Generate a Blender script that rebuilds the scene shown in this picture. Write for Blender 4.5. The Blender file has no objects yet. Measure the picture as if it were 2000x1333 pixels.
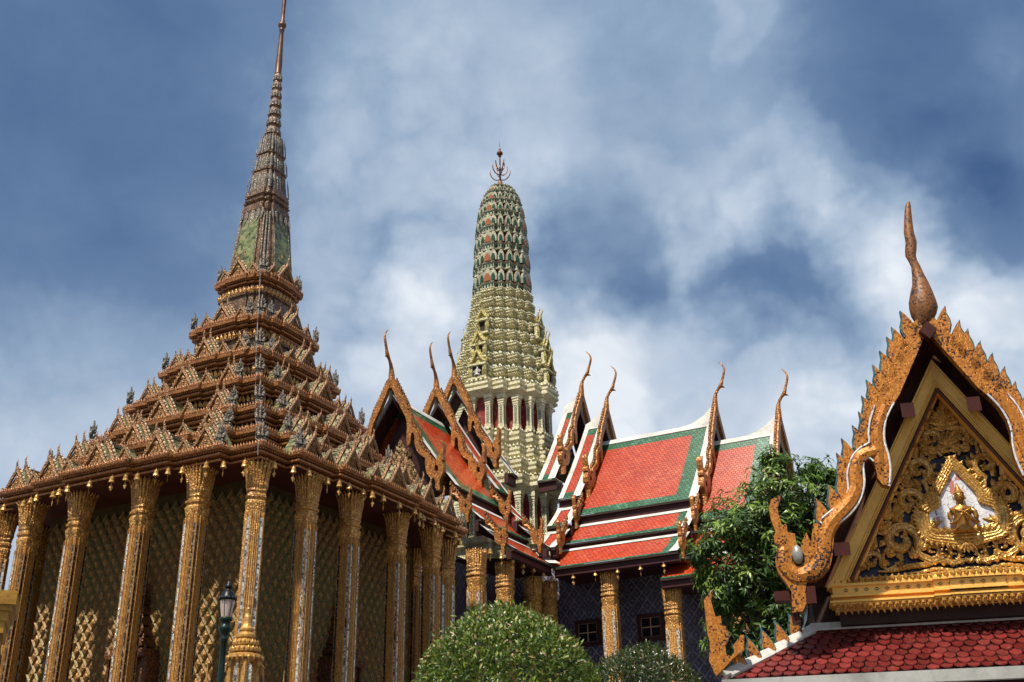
import bpy, bmesh, math, random
from math import sin, cos, pi, radians, sqrt, atan2
from mathutils import Vector, Matrix
from mathutils.geometry import tessellate_polygon
import numpy as np

random.seed(7)
SC = bpy.context.scene
COL = SC.collection
Z0 = 12.3                        # height of the column tops above the ground

# ------------------------------------------------------------------ camera
def make_camera():
    pitch, roll, yaw = 0.426261425, -0.0186850507, 1.08983069
    fw = Vector((sin(yaw)*cos(pitch), cos(yaw)*cos(pitch), sin(pitch)))
    r = Vector((cos(yaw), -sin(yaw), 0)); u = r.cross(fw)
    r2 = cos(roll)*r + sin(roll)*u; u2 = -sin(roll)*r + cos(roll)*u
    m = Matrix((r2, u2, -fw)).transposed().to_4x4()
    m.translation = Vector((-30.5278, -27.3445, Z0-10.721))
    cd = bpy.data.cameras.new('camera'); cd.sensor_width = 36; cd.lens = 2168.07/2000*36
    cd.clip_end = 6000
    o = bpy.data.objects.new('camera', cd); COL.objects.link(o); o.matrix_world = m
    SC.camera = o
make_camera()

# ------------------------------------------------------------------ light
SUN_AZ, SUN_EL = radians(176), radians(60)     # direction towards the sun
sdir = Vector((cos(SUN_AZ)*cos(SUN_EL), sin(SUN_AZ)*cos(SUN_EL), sin(SUN_EL)))
sl = bpy.data.lights.new('sun', 'SUN'); sl.energy = 5.0; sl.angle = radians(2.5); sl.color = (1, .93, .80)
so = bpy.data.objects.new('sun', sl); COL.objects.link(so)
so.rotation_euler = sdir.to_track_quat('Z', 'Y').to_euler()
SC.view_settings.view_transform = 'Standard'; SC.view_settings.look = 'None'
SC.view_settings.exposure = 0.34; SC.view_settings.gamma = 1.0

class NT:
    """small helper for wiring nodes"""
    def __init__(s, tree): s.t = tree
    def n(s, typ, **kw):
        nd = s.t.nodes.new(typ)
        for k, v in kw.items():
            if k.startswith('i_'):
                key = k[2:]
                key = int(key) if key.isdigit() else key.replace('_', ' ')
                s.put(nd.inputs[key], v)
            else: setattr(nd, k, v)
        return nd
    def put(s, sock, v):
        if isinstance(v, bpy.types.NodeSocket): s.t.links.new(v, sock)
        else:
            if sock.type == 'RGBA' and len(v) == 3: v = (*v, 1)
            sock.default_value = v
    def math(s, op, a, b=0.0, c=None, clamp=False):
        nd = s.t.nodes.new('ShaderNodeMath'); nd.operation = op; nd.use_clamp = clamp
        s.put(nd.inputs[0], a); s.put(nd.inputs[1], b)
        if c is not None: s.put(nd.inputs[2], c)
        return nd.outputs[0]
    def vmath(s, op, a, b=(0, 0, 0)):
        nd = s.t.nodes.new('ShaderNodeVectorMath'); nd.operation = op
        s.put(nd.inputs[0], a); s.put(nd.inputs[1], b)
        return nd.outputs['Value'] if op in ('DOT_PRODUCT', 'LENGTH') else nd.outputs[0]
    def mix(s, f, a, b, mode='MIX'):
        nd = s.t.nodes.new('ShaderNodeMix'); nd.data_type = 'RGBA'; nd.blend_type = mode
        nd.clamp_factor = True
        s.put(nd.inputs[0], f); s.put(nd.inputs[6], a); s.put(nd.inputs[7], b)
        return nd.outputs[2]
    def ramp(s, f, stops):
        nd = s.t.nodes.new('ShaderNodeValToRGB'); el = nd.color_ramp.elements
        while len(el) < len(stops): el.new(0.5)
        for e, (p, c) in zip(el, stops):
            e.position = p; e.color = (*c, 1) if len(c) == 3 else c
        s.put(nd.inputs[0], f); return nd.outputs[0]
    def smooth(s, v, a, b):
        nd = s.t.nodes.new('ShaderNodeMapRange'); nd.interpolation_type = 'SMOOTHSTEP'; nd.clamp = True
        s.put(nd.inputs[0], v); nd.inputs[1].default_value = a; nd.inputs[2].default_value = b
        nd.inputs[3].default_value = 0; nd.inputs[4].default_value = 1
        return nd.outputs[0]
    def noise(s, vec, scale, detail=4, rough=.55, dist=0.0, out=0):
        nd = s.n('ShaderNodeTexNoise'); s.put(nd.inputs['Vector'], vec)
        nd.inputs['Scale'].default_value = scale; nd.inputs['Detail'].default_value = detail
        nd.inputs['Roughness'].default_value = rough; nd.inputs['Distortion'].default_value = dist
        return nd.outputs[out]

def make_world():
    w = bpy.data.worlds.new('World'); SC.world = w; w.use_nodes = True
    w.cycles.sampling_method = 'MANUAL'; w.cycles.sample_map_resolution = 256
    t = w.node_tree; t.nodes.clear(); N = NT(t)
    sky = N.n('ShaderNodeTexSky', sky_type='NISHITA', sun_disc=False)
    sky.sun_elevation = SUN_EL; sky.sun_rotation = pi/2 - SUN_AZ
    sky.air_density = 1.0; sky.dust_density = 1.2; sky.ozone_density = 2.5
    d = N.n('ShaderNodeTexCoord').outputs['Generated']
    sx = N.n('ShaderNodeSeparateXYZ'); N.put(sx.inputs[0], d); el = sx.outputs[2]
    # a flat cloud layer: stretch the direction so that clouds thin out to streaks near the horizon
    wob = N.noise(d, 5.0, 5, .62, out=1)
    dw = N.vmath('ADD', d, N.vmath('MULTIPLY', N.vmath('SUBTRACT', wob, (.5, .5, .5)), (.13, .13, .13)))
    dw = N.vmath('NORMALIZE', dw)
    fine = N.noise(d, 7.0, 6, .58, .25)
    big = N.noise(N.vmath('MULTIPLY', d, (1, 1, 1.7)), 3.6, 5, .56, .5)
    soft = N.noise(N.vmath('ADD', d, (3.1, 1.7, .4)), 3.4, 4, .5, .5)
    def blob(dirv, r0, r1, vec):
        v = Vector(dirv).normalized()
        dt = N.vmath('DOT_PRODUCT', vec, tuple(v))
        return N.smooth(dt, cos(radians(r1)), cos(radians(r0)))
    def summed(items, vec):
        acc = 0.0
        for dirv, r0, r1, a in items:
            acc = N.math('MULTIPLY_ADD', blob(dirv, r0, r1, vec), a, acc)
        return acc
    # cover = how much pale cloud; dark = storm-blue patches
    cover = summed(COVER, dw); dark = summed(DARK, dw)
    c = N.math('ADD', cover, N.math('MULTIPLY', N.math('SUBTRACT', big, .5), .70))
    c = N.math('ADD', c, N.math('MULTIPLY', N.math('SUBTRACT', fine, .5), .8))
    vo = N.n('ShaderNodeTexVoronoi', feature='F1'); N.put(vo.inputs['Vector'], N.vmath('ADD', N.vmath('MULTIPLY', d, (1, 1, 1.25)), N.vmath('MULTIPLY', N.vmath('SUBTRACT', wob, (.5, .5, .5)), (.10, .10, .10))))
    vo.inputs['Scale'].default_value = 8.0; vo.inputs['Detail'].default_value = 2.5; vo.inputs['Roughness'].default_value = .55; vo.inputs['Lacunarity'].default_value = 2.4
    bil = N.math('SUBTRACT', .56, vo.outputs['Distance'])
    c = N.math('ADD', c, N.math('MULTIPLY', bil, N.math('MULTIPLY_ADD', N.smooth(cover, .1, .5), .62, .10)))
    hor = N.smooth(el, .62, .22)
    c = N.math('ADD', c, N.math('MULTIPLY', hor, .22))
    c = N.math('ADD', N.math('SUBTRACT', c, dark), .27)
    lin = lambda v, a, b: N.math('DIVIDE', N.math('SUBTRACT', v, a), b-a, clamp=True)
    deep = N.mix(.12, (.34, .80, 1.95), sky.outputs[0])
    col = N.mix(lin(c, -1.0, -.25), deep, (1.15, 1.85, 3.15))
    col = N.mix(lin(c, -.25, .16), col, (2.3, 3.15, 4.4))
    col = N.mix(lin(c, .16, .56), col, (4.0, 4.75, 5.8))
    col = N.mix(lin(c, .56, 1.10), col, (6.6, 7.0, 7.5))
    grey = N.noise(N.vmath('ADD', d, (1.3, 5.7, 2.4)), 6.5, 4, .55, .4)
    col = N.mix(N.math('MULTIPLY', N.smooth(grey, .44, .66), N.math('MULTIPLY', N.smooth(c, .25, .7), .55)), col, (3.3, 4.1, 5.3))
    # crisp sunlit rims of the cumulus on the right
    rim = summed(RIMS, dw)
    rr = N.math('ADD', N.math('MULTIPLY_ADD', bil, 1.5, rim), N.math('MULTIPLY', N.math('SUBTRACT', N.noise(d, 12.0, 5, .6, .2), .5), .8))
    col = N.mix(N.math('MULTIPLY', N.smooth(N.math('MULTIPLY', rr, N.smooth(rim, .02, .16)), .30, .62), .62), col, (6.7, 7.0, 7.5))
    # added heavier grey cloud to dim mirror reflections, patchy over the whole sky
    col = N.mix(N.math('MULTIPLY', N.smooth(soft, .5, .75), .22), col, (1.1, 1.75, 2.9))
    col = N.mix(N.smooth(el, .0, -.05), col, (.9, .85, .75))
    bg = N.n('ShaderNodeBackground'); N.put(bg.inputs[0], col); bg.inputs[1].default_value = 0.1
    out = N.n('ShaderNodeOutputWorld'); t.links.new(bg.outputs[0], out.inputs[0])
# (direction, inner deg, outer deg, amount)
COVER = [((0.702,0.455,0.548), 1.4, 10.0, 0.33), ((0.813,0.424,0.399), 2.4, 10.0, 0.43), ((0.757,0.467,0.458), 0.7, 4.0, 0.25), ((0.761,0.511,0.399), 1.4, 5.5, 0.38), ((0.889,0.286,0.358), 2.4, 8.6, 0.58), ((0.918,0.161,0.362), 1.4, 6.7, 0.55), ((0.843,0.224,0.490), 1.0, 5.2, 0.33), ((0.800,0.286,0.528), 0.7, 3.8, 0.28), ((0.848,0.160,0.505), 1.0, 4.5, 0.33), ((0.876,0.101,0.471), 1.2, 4.3, 0.40), ((0.904,0.072,0.422), 1.0, 3.8, 0.40), ((0.926,0.026,0.378), 0.7, 2.9, 0.43), ((0.570,0.754,0.325), 1.4, 8.3, 0.22), ((0.757,0.164,0.632), 0.4, 2.1, 0.30), ((0.821,-0.032,0.570), 0.2, 1.9, 0.22), ((0.943,0.061,0.327), 1.4, 5.2, 0.35), ((0.833,0.357,0.422), 1.4, 5.7, 0.25)]
DARK = [((0.802,0.339,0.492), 0.2, 5.5, 0.69), ((0.843,0.305,0.444), 0.5, 3.1, 0.39), ((0.888,0.181,0.423), 0.2, 5.7, 0.71), ((0.852,0.269,0.449), 0.5, 2.9, 0.23), ((0.889,0.012,0.457), 1.2, 4.0, 0.71), ((0.859,0.022,0.512), 0.5, 3.1, 0.30), ((0.429,0.667,0.609), 3.6, 17.8, 0.71), ((0.527,0.694,0.490), 2.4, 14.7, 0.30), ((0.807,-0.033,0.589), 2.9, 10.9, 0.69), ((0.742,0.232,0.629), 1.9, 7.8, 0.11), ((0.806,0.079,0.587), 1.4, 6.2, 0.18), ((0.622,0.633,0.460), 1.4, 6.2, 0.07)]
RIMS = [((0.813,0.219,0.540), 0.4, 1.9, 0.26), ((0.821,0.184,0.541), 0.4, 1.9, 0.34), ((0.832,0.148,0.535), 0.4, 2.0, 0.36), ((0.848,0.114,0.518), 0.4, 2.1, 0.38), ((0.866,0.088,0.492), 0.4, 2.1, 0.42), ((0.882,0.065,0.466), 0.4, 2.0, 0.42), ((0.897,0.052,0.438), 0.3, 1.8, 0.36), ((0.913,0.050,0.406), 0.3, 1.8, 0.30), ((0.757,0.166,0.632), 0.2, 1.5, 0.34), ((0.760,0.147,0.632), 0.1, 1.1, 0.30), ((0.926,0.026,0.378), 0.4, 2.1, 0.42), ((0.750,0.457,0.478), 0.4, 2.1, 0.32), ((0.755,0.497,0.428), 0.5, 2.9, 0.34), ((0.769,0.484,0.416), 0.5, 3.6, 0.22), ((0.893,0.252,0.372), 0.7, 4.5, 0.28), ((0.908,0.174,0.380), 0.7, 3.8, 0.28), ((0.860,0.294,0.418), 0.5, 2.6, 0.18), ((0.822,-0.030,0.568), 0.2, 1.4, 0.12)]
make_world()

# ------------------------------------------------------------------ mesh helpers
class MB:
    def __init__(s): s.v = []; s.f = []; s.m = []; s.uv = None
    def add(s, verts, faces, mi=0):
        b = len(s.v); s.v.extend([tuple(p) for p in verts])
        for f in faces: s.f.append([b+i for i in f]); s.m.append(mi)
    def merge(s, o, fn=None, mi=None):
        b = len(s.v)
        s.v.extend([tuple(fn(p)) for p in o.v] if fn else o.v)
        for f, m in zip(o.f, o.m): s.f.append([b+i for i in f]); s.m.append(m if mi is None else mi)
    def mesh(s, name, mats, off=(0, 0, 0), smooth=False, fix=True):
        me = bpy.data.meshes.new(name)
        v = np.array(s.v, float).reshape(-1, 3) - np.array(off, float)
        me.from_pydata(v.tolist(), [], s.f)
        if not isinstance(mats, (list, tuple)): mats = [mats]
        for m in mats: me.materials.append(m)
        if len(mats) > 1: me.polygons.foreach_set('material_index', np.array(s.m, dtype=np.int32))
        if smooth: me.polygons.foreach_set('use_smooth', np.ones(len(s.f), dtype=bool))
        if fix:
            bm = bmesh.new(); bm.from_mesh(me); bmesh.ops.recalc_face_normals(bm, faces=bm.faces[:]); bm.to_mesh(me); bm.free()
        me.update(); return me
    def build(s, name, mats, parent=None, smooth=False, fix=True):
        """vertices are in building coordinates (column tops at z=0)"""
        off = Vector((0, 0, -Z0)); o = None
        if parent is not None: off = ORIG[parent.name] + off
        me = s.mesh(name, mats, off, smooth, fix)
        o = bpy.data.objects.new(name, me); COL.objects.link(o)
        if parent is not None: o.parent = parent; ORIG[o.name] = ORIG[parent.name]
        else: ORIG[o.name] = Vector((0, 0, 0))
        return o
ORIG = {}
def tag(o, label=None, cat=None, group=None, kind=None):
    if label: o['label'] = label
    if cat: o['category'] = cat
    if group: o['group'] = group
    if kind: o['kind'] = kind
    return o
def thing(name, label, cat, loc, group=None):
    o = bpy.data.objects.new(name, None); COL.objects.link(o); o.empty_display_size = .3
    o.location = (loc[0], loc[1], loc[2]+Z0); ORIG[o.name] = Vector(o.location)
    return tag(o, label, cat, group)
def place(name, me, parent, loc, rz=0.0, scale=1.0, rx=0.0):
    """a child sharing mesh data; loc in building coordinates"""
    o = bpy.data.objects.new(name, me); COL.objects.link(o); o.parent = parent
    wl = Vector((loc[0], loc[1], loc[2]+Z0))
    o.location = wl - ORIG[parent.name]; o.rotation_euler = (rx, 0, rz)
    o.scale = (scale,)*3 if isinstance(scale, (int, float)) else scale
    ORIG[o.name] = wl
    return o
def sub(name, me, parent):
    o = bpy.data.objects.new(name, me); COL.objects.link(o); o.parent = parent
    ORIG[o.name] = ORIG[parent.name]; return o

def box(mb, c, h, mi=0, rz=0.0):
    ca, sa = cos(rz), sin(rz); vs = []
    for sz in (-1, 1):
        for sx, sy in ((-1, -1), (1, -1), (1, 1), (-1, 1)):
            x, y = sx*h[0], sy*h[1]; vs.append((c[0]+x*ca-y*sa, c[1]+x*sa+y*ca, c[2]+sz*h[2]))
    mb.add(vs, [(3, 2, 1, 0), (4, 5, 6, 7), (0, 1, 5, 4), (1, 2, 6, 5), (2, 3, 7, 6), (3, 0, 4, 7)], mi)
def loft(mb, rings, caps=True, mi=0, mis=None, closed=True):
    n = len(rings[0]); vs = [p for r in rings for p in r]
    for k in range(len(rings)-1):
        fs = [(k*n+i, k*n+(i+1) % n, (k+1)*n+(i+1) % n, (k+1)*n+i) for i in range(n if closed else n-1)]
        if k == 0: base = len(mb.v); mb.v.extend([tuple(p) for p in vs])
        for f in fs: mb.f.append([base+i for i in f]); mb.m.append(mis[k] if mis else mi)
    if caps:
        if n > 4:
            for k, rev in ((0, True), (len(rings)-1, False)):
                for t in tessellate_polygon([[Vector(p) for p in rings[k]]]):
                    mb.f.append([base+k*n+i for i in t]); mb.m.append(mis[max(0, k-1)] if mis else mi)
        else:
            mb.f.append([base+i for i in range(n)][::-1]); mb.m.append(mi)
            mb.f.append([base+(len(rings)-1)*n+i for i in range(n)]); mb.m.append(mi)
def prism(mb, poly, fn, d0, d1, mi=0, side=None, inset=0.0):
    """outline poly (2-D) extruded from depth d0 to d1; fn(a, b, d) gives the 3-D point"""
    n = len(poly); base = len(mb.v)
    for d in (d0, d1): mb.v.extend([tuple(fn(p[0], p[1], d)) for p in poly])
    for i in range(n):
        j = (i+1) % n
        mb.f.append([base+i, base+j, base+n+j, base+n+i]); mb.m.append(mi if side is None else side)
    for t in tessellate_polygon([[Vector((p[0], p[1], 0)) for p in poly]]):
        mb.f.append([base+i for i in t]); mb.m.append(mi)
        mb.f.append([base+n+i for i in t][::-1]); mb.m.append(mi)
def tube(mb, path, radii, n=6, mi=0, ax=None, flat=1.0):
    """rounded sweep; ax = fixed binormal direction, flat scales along it"""
    P = [Vector(p) for p in path]; rings = []
    for i, p in enumerate(P):
        tn = (P[min(i+1, len(P)-1)]-P[max(i-1, 0)]).normalized()
        b = Vector(ax) if ax is not None else (Vector((0, 0, 1)) if abs(tn.z) < .9 else Vector((1, 0, 0)))
        s = tn.cross(b); s = s.normalized() if s.length > 1e-6 else Vector((1, 0, 0))
        bb = s.cross(tn).normalized()
        r = radii[i] if isinstance(radii, (list, tuple)) else radii
        rings.append([tuple(p + s*(r*cos(2*pi*k/n)) + bb*(r*flat*sin(2*pi*k/n))) for k in range(n)])
    base = len(mb.v)
    for r in rings: mb.v.extend(r)
    for k in range(len(rings)-1):
        for i in range(n):
            mb.f.append([base+k*n+i, base+k*n+(i+1) % n, base+(k+1)*n+(i+1) % n, base+(k+1)*n+i]); mb.m.append(mi)
    mb.f.append([base+i for i in range(n)][::-1]); mb.m.append(mi)
    mb.f.append([base+(len(rings)-1)*n+i for i in range(n)]); mb.m.append(mi)
def lathe(mb, prof, c=(0, 0, 0), n=12, mi=0, mis=None):
    rings = [[(c[0]+r*cos(2*pi*k/n), c[1]+r*sin(2*pi*k/n), c[2]+z) for k in range(n)] for r, z in prof]
    base = len(mb.v)
    for r in rings: mb.v.extend(r)
    for k in range(len(rings)-1):
        for i in range(n):
            mb.f.append([base+k*n+i, base+k*n+(i+1) % n, base+(k+1)*n+(i+1) % n, base+(k+1)*n+i]); mb.m.append(mis[k] if mis else mi)
    mb.f.append([base+i for i in range(n)][::-1]); mb.m.append(mi)
    mb.f.append([base+(len(rings)-1)*n+i for i in range(n)]); mb.m.append(mi)
def blade(mb, a, b, w, t, nrm, mi=0, mid=.38, bulge=0.0):
    """pointed petal from a to b: width w, thickness t, facing nrm"""
    a, b, nrm = Vector(a), Vector(b), Vector(nrm).normalized()
    ax = (b-a); s = ax.cross(nrm).normalized()
    m = a + ax*mid + nrm*bulge
    vs = [a - s*w*.36, a + s*w*.36, m - s*w*.5, m + s*w*.5, b, a + nrm*t*.8, m + nrm*t, a - nrm*t*.2]
    mb.add(vs, [(0, 5, 6, 2), (5, 1, 3, 6), (2, 6, 4), (6, 3, 4), (0, 2, 4, 3, 1)], mi)
def catmull(pts, k=6):
    P = [Vector(p) for p in pts]; out = []
    for i in range(len(P)-1):
        p0, p1, p2, p3 = P[max(i-1, 0)], P[i], P[i+1], P[min(i+2, len(P)-1)]
        for j in range(k):
            t = j/k
            out.append(.5*((2*p1)+(p2-p0)*t+(2*p0-5*p1+4*p2-p3)*t*t+(3*p1-p0-3*p2+p3)*t**3))
    out.append(P[-1]); return out
def redent(teeth):
    """plan outline from the convex corners of one quadrant, four-fold symmetric, counter-clockwise"""
    q = []
    for i, (x, y) in enumerate(teeth):
        q.append((x, y))
        if i+1 < len(teeth): q.append((teeth[i+1][0], y))
    out = []
    for k in range(4):
        c, s = round(cos(k*pi/2)), round(sin(k*pi/2))
        out += [(x*c-y*s, x*s+y*c) for x, y in q]
    return out
def ring(plan, s, z, c=(0, 0)): return [(c[0]+x*s, c[1]+y*s, z) for x, y in plan]
def along(plan, s, step, c=(0, 0), skip=.06):
    """points spaced along an outline with outward normals"""
    P = [(x*s, y*s) for x, y in plan]; out = []
    for i in range(len(P)):
        a, b = Vector(P[i]), Vector(P[(i+1) % len(P)]); L = (b-a).length
        if L < skip: continue
        k = max(1, round(L/step)); t = (b-a)/L; n = Vector((t.y, -t.x))
        for j in range(k):
            p = a + t*(L*(j+.5)/k); out.append((c[0]+p.x, c[1]+p.y, n, L/k))
    return out

# ------------------------------------------------------------------ materials
MATS = {}
def mat(name, fn):
    m = bpy.data.materials.new(name); m.use_nodes = True; t = m.node_tree; t.nodes.clear(); N = NT(t)
    b = N.n('ShaderNodeBsdfPrincipled'); o = N.n('ShaderNodeOutputMaterial'); t.links.new(b.outputs[0], o.inputs[0])
    N.co = N.n('ShaderNodeTexCoord').outputs['Object']
    fn(N, b); MATS[name] = m; return m
def bump(N, b, h, strength=.5, dist=.02):
    bp = N.n('ShaderNodeBump'); bp.inputs['Strength'].default_value = strength; bp.inputs['Distance'].default_value = dist
    N.put(bp.inputs['Height'], h); N.t.links.new(bp.outputs[0], b.inputs['Normal'])
def setb(N, b, col, rough=.5, metal=0.0, spec=.5):
    N.put(b.inputs['Base Color'], col); N.put(b.inputs['Roughness'], rough); N.put(b.inputs['Metallic'], metal)
    N.put(b.inputs['Specular IOR Level'], spec)
def carved(name, lo, hi, grime, scale, rough=.42, metal=.3, bs=.9, bd=.03, gr=.55):
    """carved and gilded surface: cells of relief, worn and grimy in patches"""
    def f(N, b):
        v = N.n('ShaderNodeTexVoronoi', feature='F1'); N.put(v.inputs['Vector'], N.co); v.inputs['Scale'].default_value = scale
        v2 = N.n('ShaderNodeTexVoronoi', feature='DISTANCE_TO_EDGE'); N.put(v2.inputs['Vector'], N.co); v2.inputs['Scale'].default_value = scale
        nz = N.noise(N.co, scale*.17, 5, .6); n2 = N.noise(N.co, scale*1.7, 3, .6)
        col = N.mix(N.smooth(v.outputs['Color'], .1, .9), lo, hi)
        col = N.mix(N.smooth(n2, .35, .72), col, lo, 'MIX')
        col = N.mix(N.math('MULTIPLY', N.smooth(nz, .48, .72), gr), col, grime)
        edge = N.smooth(v2.outputs[0], 0.0, .09)
        col = N.mix(N.math('MULTIPLY', N.math('SUBTRACT', 1.0, edge), .75), col, grime)
        setb(N, b, col, rough, metal)
        bump(N, b, N.math('ADD', N.math('MULTIPLY', v2.outputs[0], 1.5), N.math('MULTIPLY', n2, .5)), bs, bd)
    return mat(name, f)
def mosaic(name, cols, dark, size, missing=.12, rough=.3, metal=.25, clump=3.0):
    """small square glass tesserae; some have fallen out"""
    def f(N, b):
        sn = N.n('ShaderNodeVectorMath', operation='SNAP'); N.put(sn.inputs[0], N.vmath('ADD', N.co, (.0037, .0029, .0041))); sn.inputs[1].default_value = (size,)*3
        wn = N.n('ShaderNodeTexWhiteNoise', noise_dimensions='3D'); N.put(wn.inputs[0], sn.outputs[0])
        col = N.ramp(wn.outputs[0], [(i/(len(cols)-1), c) for i, c in enumerate(cols)])
        cl = N.noise(N.co, clump, 5, .7)
        thr = N.math('MULTIPLY', N.smooth(cl, .42, .75), missing*4)
        w2 = N.n('ShaderNodeTexWhiteNoise', noise_dimensions='3D'); N.put(w2.inputs[0], N.vmath('ADD', sn.outputs[0], (7.3, 1.1, 4.2)))
        miss = N.math('LESS_THAN', w2.outputs[0], thr)
        col = N.mix(miss, col, dark)
        gr = N.noise(N.co, clump*.5, 4, .6)
        col = N.mix(N.math('MULTIPLY', N.smooth(gr, .5, .75), .45), col, dark)
        setb(N, b, col, N.math('ADD', rough, N.math('MULTIPLY', wn.outputs[0], .22)), metal)
        bump(N, b, N.math('ADD', N.math('MULTIPLY', miss, -1.0), N.math('MULTIPLY', wn.outputs[0], .6)), .5, size*.4)
    return mat(name, f)
def plain(name, col, rough=.6, metal=0.0, var=.25, scale=3.0, dirt=None, bs=.25, bd=.01, spec=.3):
    if name in MATS: return MATS[name]
    def f(N, b):
        n1 = N.noise(N.co, scale, 6, .6); n2 = N.noise(N.co, scale*9, 3, .6)
        dk = dirt or tuple(c*.35 for c in col)
        c = N.mix(N.math('MULTIPLY', N.smooth(n1, .42, .78), min(1, var*2)), col, dk)
        c = N.mix(N.math('MULTIPLY', N.smooth(n2, .45, .8), var), c, dk)
        setb(N, b, c, rough, metal, spec); bump(N, b, N.math('ADD', n2, N.math('MULTIPLY', n1, .5)), bs, bd)
    return mat(name, f)
def tiles(name, cols, size=(.20, .17), rough=.26, pale=None):
    """glazed roof tiles in staggered rows, laid along the slope (uv in metres)"""
    def f(N, b):
        uv = N.n('ShaderNodeUVMap').outputs[0]
        br = N.n('ShaderNodeTexBrick', offset=.5); N.put(br.inputs['Vector'], uv)
        br.inputs['Scale'].default_value = 1; br.inputs['Brick Width'].default_value = size[0]; br.inputs['Row Height'].default_value = size[1]
        br.inputs['Mortar Size'].default_value = .015; br.inputs['Mortar Smooth'].default_value = .3
        br.inputs['Color1'].default_value = (0, 0, 0, 1); br.inputs['Color2'].default_value = (1, 1, 1, 1); br.inputs['Mortar'].default_value = (.5, .5, .5, 1)
        sp = N.n('ShaderNodeSeparateXYZ'); N.put(sp.inputs[0], uv)
        row = N.math('FRACT', N.math('DIVIDE', sp.outputs[1], size[1]))
        nz = N.noise(N.co, .55, 5, .6)
        col = N.ramp(br.outputs['Color'], [(i/(len(cols)-1), c) for i, c in enumerate(cols)])
        col = N.mix(N.math('MULTIPLY', N.smooth(nz, .45, .8), .35), col, tuple(c*.55 for c in cols[0]))
        if pale is not None:
            pz = N.noise(N.vmath('MULTIPLY', N.co, (1, 1.0, .35)), .5, 6, .65, .4)
            col = N.mix(N.math('MULTIPLY', N.smooth(pz, .48, .66), N.math('MULTIPLY', br.outputs['Color'], .6)), col, pale)  # random pale patches paint a whitish highlight into the tile colour
        col = N.mix(N.math('MULTIPLY', br.outputs['Fac'], .65), col, tuple(c*.25 for c in cols[0]))
        setb(N, b, col, rough, 0, .6)
        h = N.math('SUBTRACT', N.math('MULTIPLY', row, .8), N.math('MULTIPLY', br.outputs['Fac'], .6))
        bump(N, b, h, 1.0, .06)
    return mat(name, f)

GOLD = carved('gilt_carving', (.46, .20, .042), (.82, .47, .12), (.09, .032, .010), 11, .40, .25)
GOLDF = carved('gilt_fine', (.46, .20, .042), (.84, .48, .125), (.10, .038, .012), 22, .38, .25, .8, .02, .4)
PGOLD = carved('gilt_bright', (.52, .26, .055), (.85, .53, .15), (.10, .04, .012), 26, .32, .40, .45, .012, .35)
BRONZE = carved('terracotta_carving', (.25, .115, .045), (.58, .32, .13), (.04, .02, .012), 12, .5, .2, .9, .03, .6)
FASCIA = carved('red_gilt_moulding', (.33, .115, .034), (.62, .27, .078), (.055, .02, .010), 17, .48, .2, .8, .02, .45)
GREYST = carved('weathered_silver', (.12, .098, .078), (.38, .33, .26), (.025, .022, .02), 15, .5, .3, .9, .03, .5)
SPIREM = carved('brown_spire', (.12, .062, .036), (.33, .19, .10), (.03, .018, .014), 9, .45, .25, .8, .03, .5)
GREENT = mosaic('green_glass_tile', [(.07, .085, .032), (.14, .16, .065), (.28, .25, .11), (.09, .11, .045)], (.03, .028, .018), .13, .14, .28, .3, 1.6)
SILVER = mosaic('mirror_mosaic', [(.03, .04, .06), (.55, .56, .52), (.72, .72, .66), (.10, .11, .14), (.62, .60, .50)], (.05, .05, .05), .055, .10, .2, .35, 2)
DARKST = plain('dark_recess', (.035, .018, .013), .7, 0, .3)  # near-black brown that paints the shade of recesses and gaps as a colour
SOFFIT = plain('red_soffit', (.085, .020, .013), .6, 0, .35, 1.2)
MAROON = plain('maroon_timber', (.055, .014, .014), .55, 0, .4, 1.5)
WHITE = plain('white_plaster', (.60, .585, .54), .7, 0, .42, 1.1, (.26, .25, .22))
ARCHST = carved('grey_cream_stucco', (.36, .34, .23), (.54, .51, .37), (.13, .12, .07), 8, .6, 0, .8, .03, .6)
CREAM = carved('cream_stucco', (.54, .49, .27), (.76, .70, .46), (.20, .17, .08), 7, .6, 0, .8, .04, .55)
CREAMP = carved('pale_stucco', (.62, .60, .45), (.80, .78, .63), (.26, .24, .15), 9, .6, 0, .7, .03, .45)
CGREEN = plain('green_inlay', (.020, .075, .045), .3, .1, .35, 6)
CORANGE = plain('orange_inlay', (.36, .12, .045), .4, .1, .4, 9)
TRED = tiles('red_roof_tile', [(.38, .026, .005), (.54, .052, .008), (.45, .038, .006), (.56, .075, .012)], pale=(.54, .14, .065))
TGREEN = tiles('green_roof_tile', [(.010, .07, .028), (.024, .13, .052), (.014, .095, .038), (.05, .19, .09)], pale=(.13, .30, .20))
BARGE = mosaic('amber_mosaic', [(.33, .10, .011), (.48, .17, .018), (.40, .13, .013), (.58, .23, .028)], (.045, .02, .015), .022, .14, .25, .3, 2.6)
BARGEFAR = carved('amber_carving', (.33, .115, .018), (.60, .24, .04), (.06, .022, .012), 8, .42, .3, .7, .03, .5)
TEAL = mosaic('teal_edge_mosaic', [(.01, .05, .07), (.03, .14, .15), (.02, .09, .11), (.10, .24, .24)], (.01, .02, .03), .03, .08, .3, .2)
WHITEM = mosaic('white_edge_mosaic', [(.65, .68, .70), (.8, .8, .8), (.5, .55, .62)], (.2, .2, .2), .03, .04, .25, .2)
NAVY = mosaic('navy_mosaic', [(.003, .003, .016), (.006, .006, .036), (.004, .004, .02), (.010, .009, .03)], (.004, .004, .01), .026, .1, .3, .15)
LEAFM = None

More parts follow.
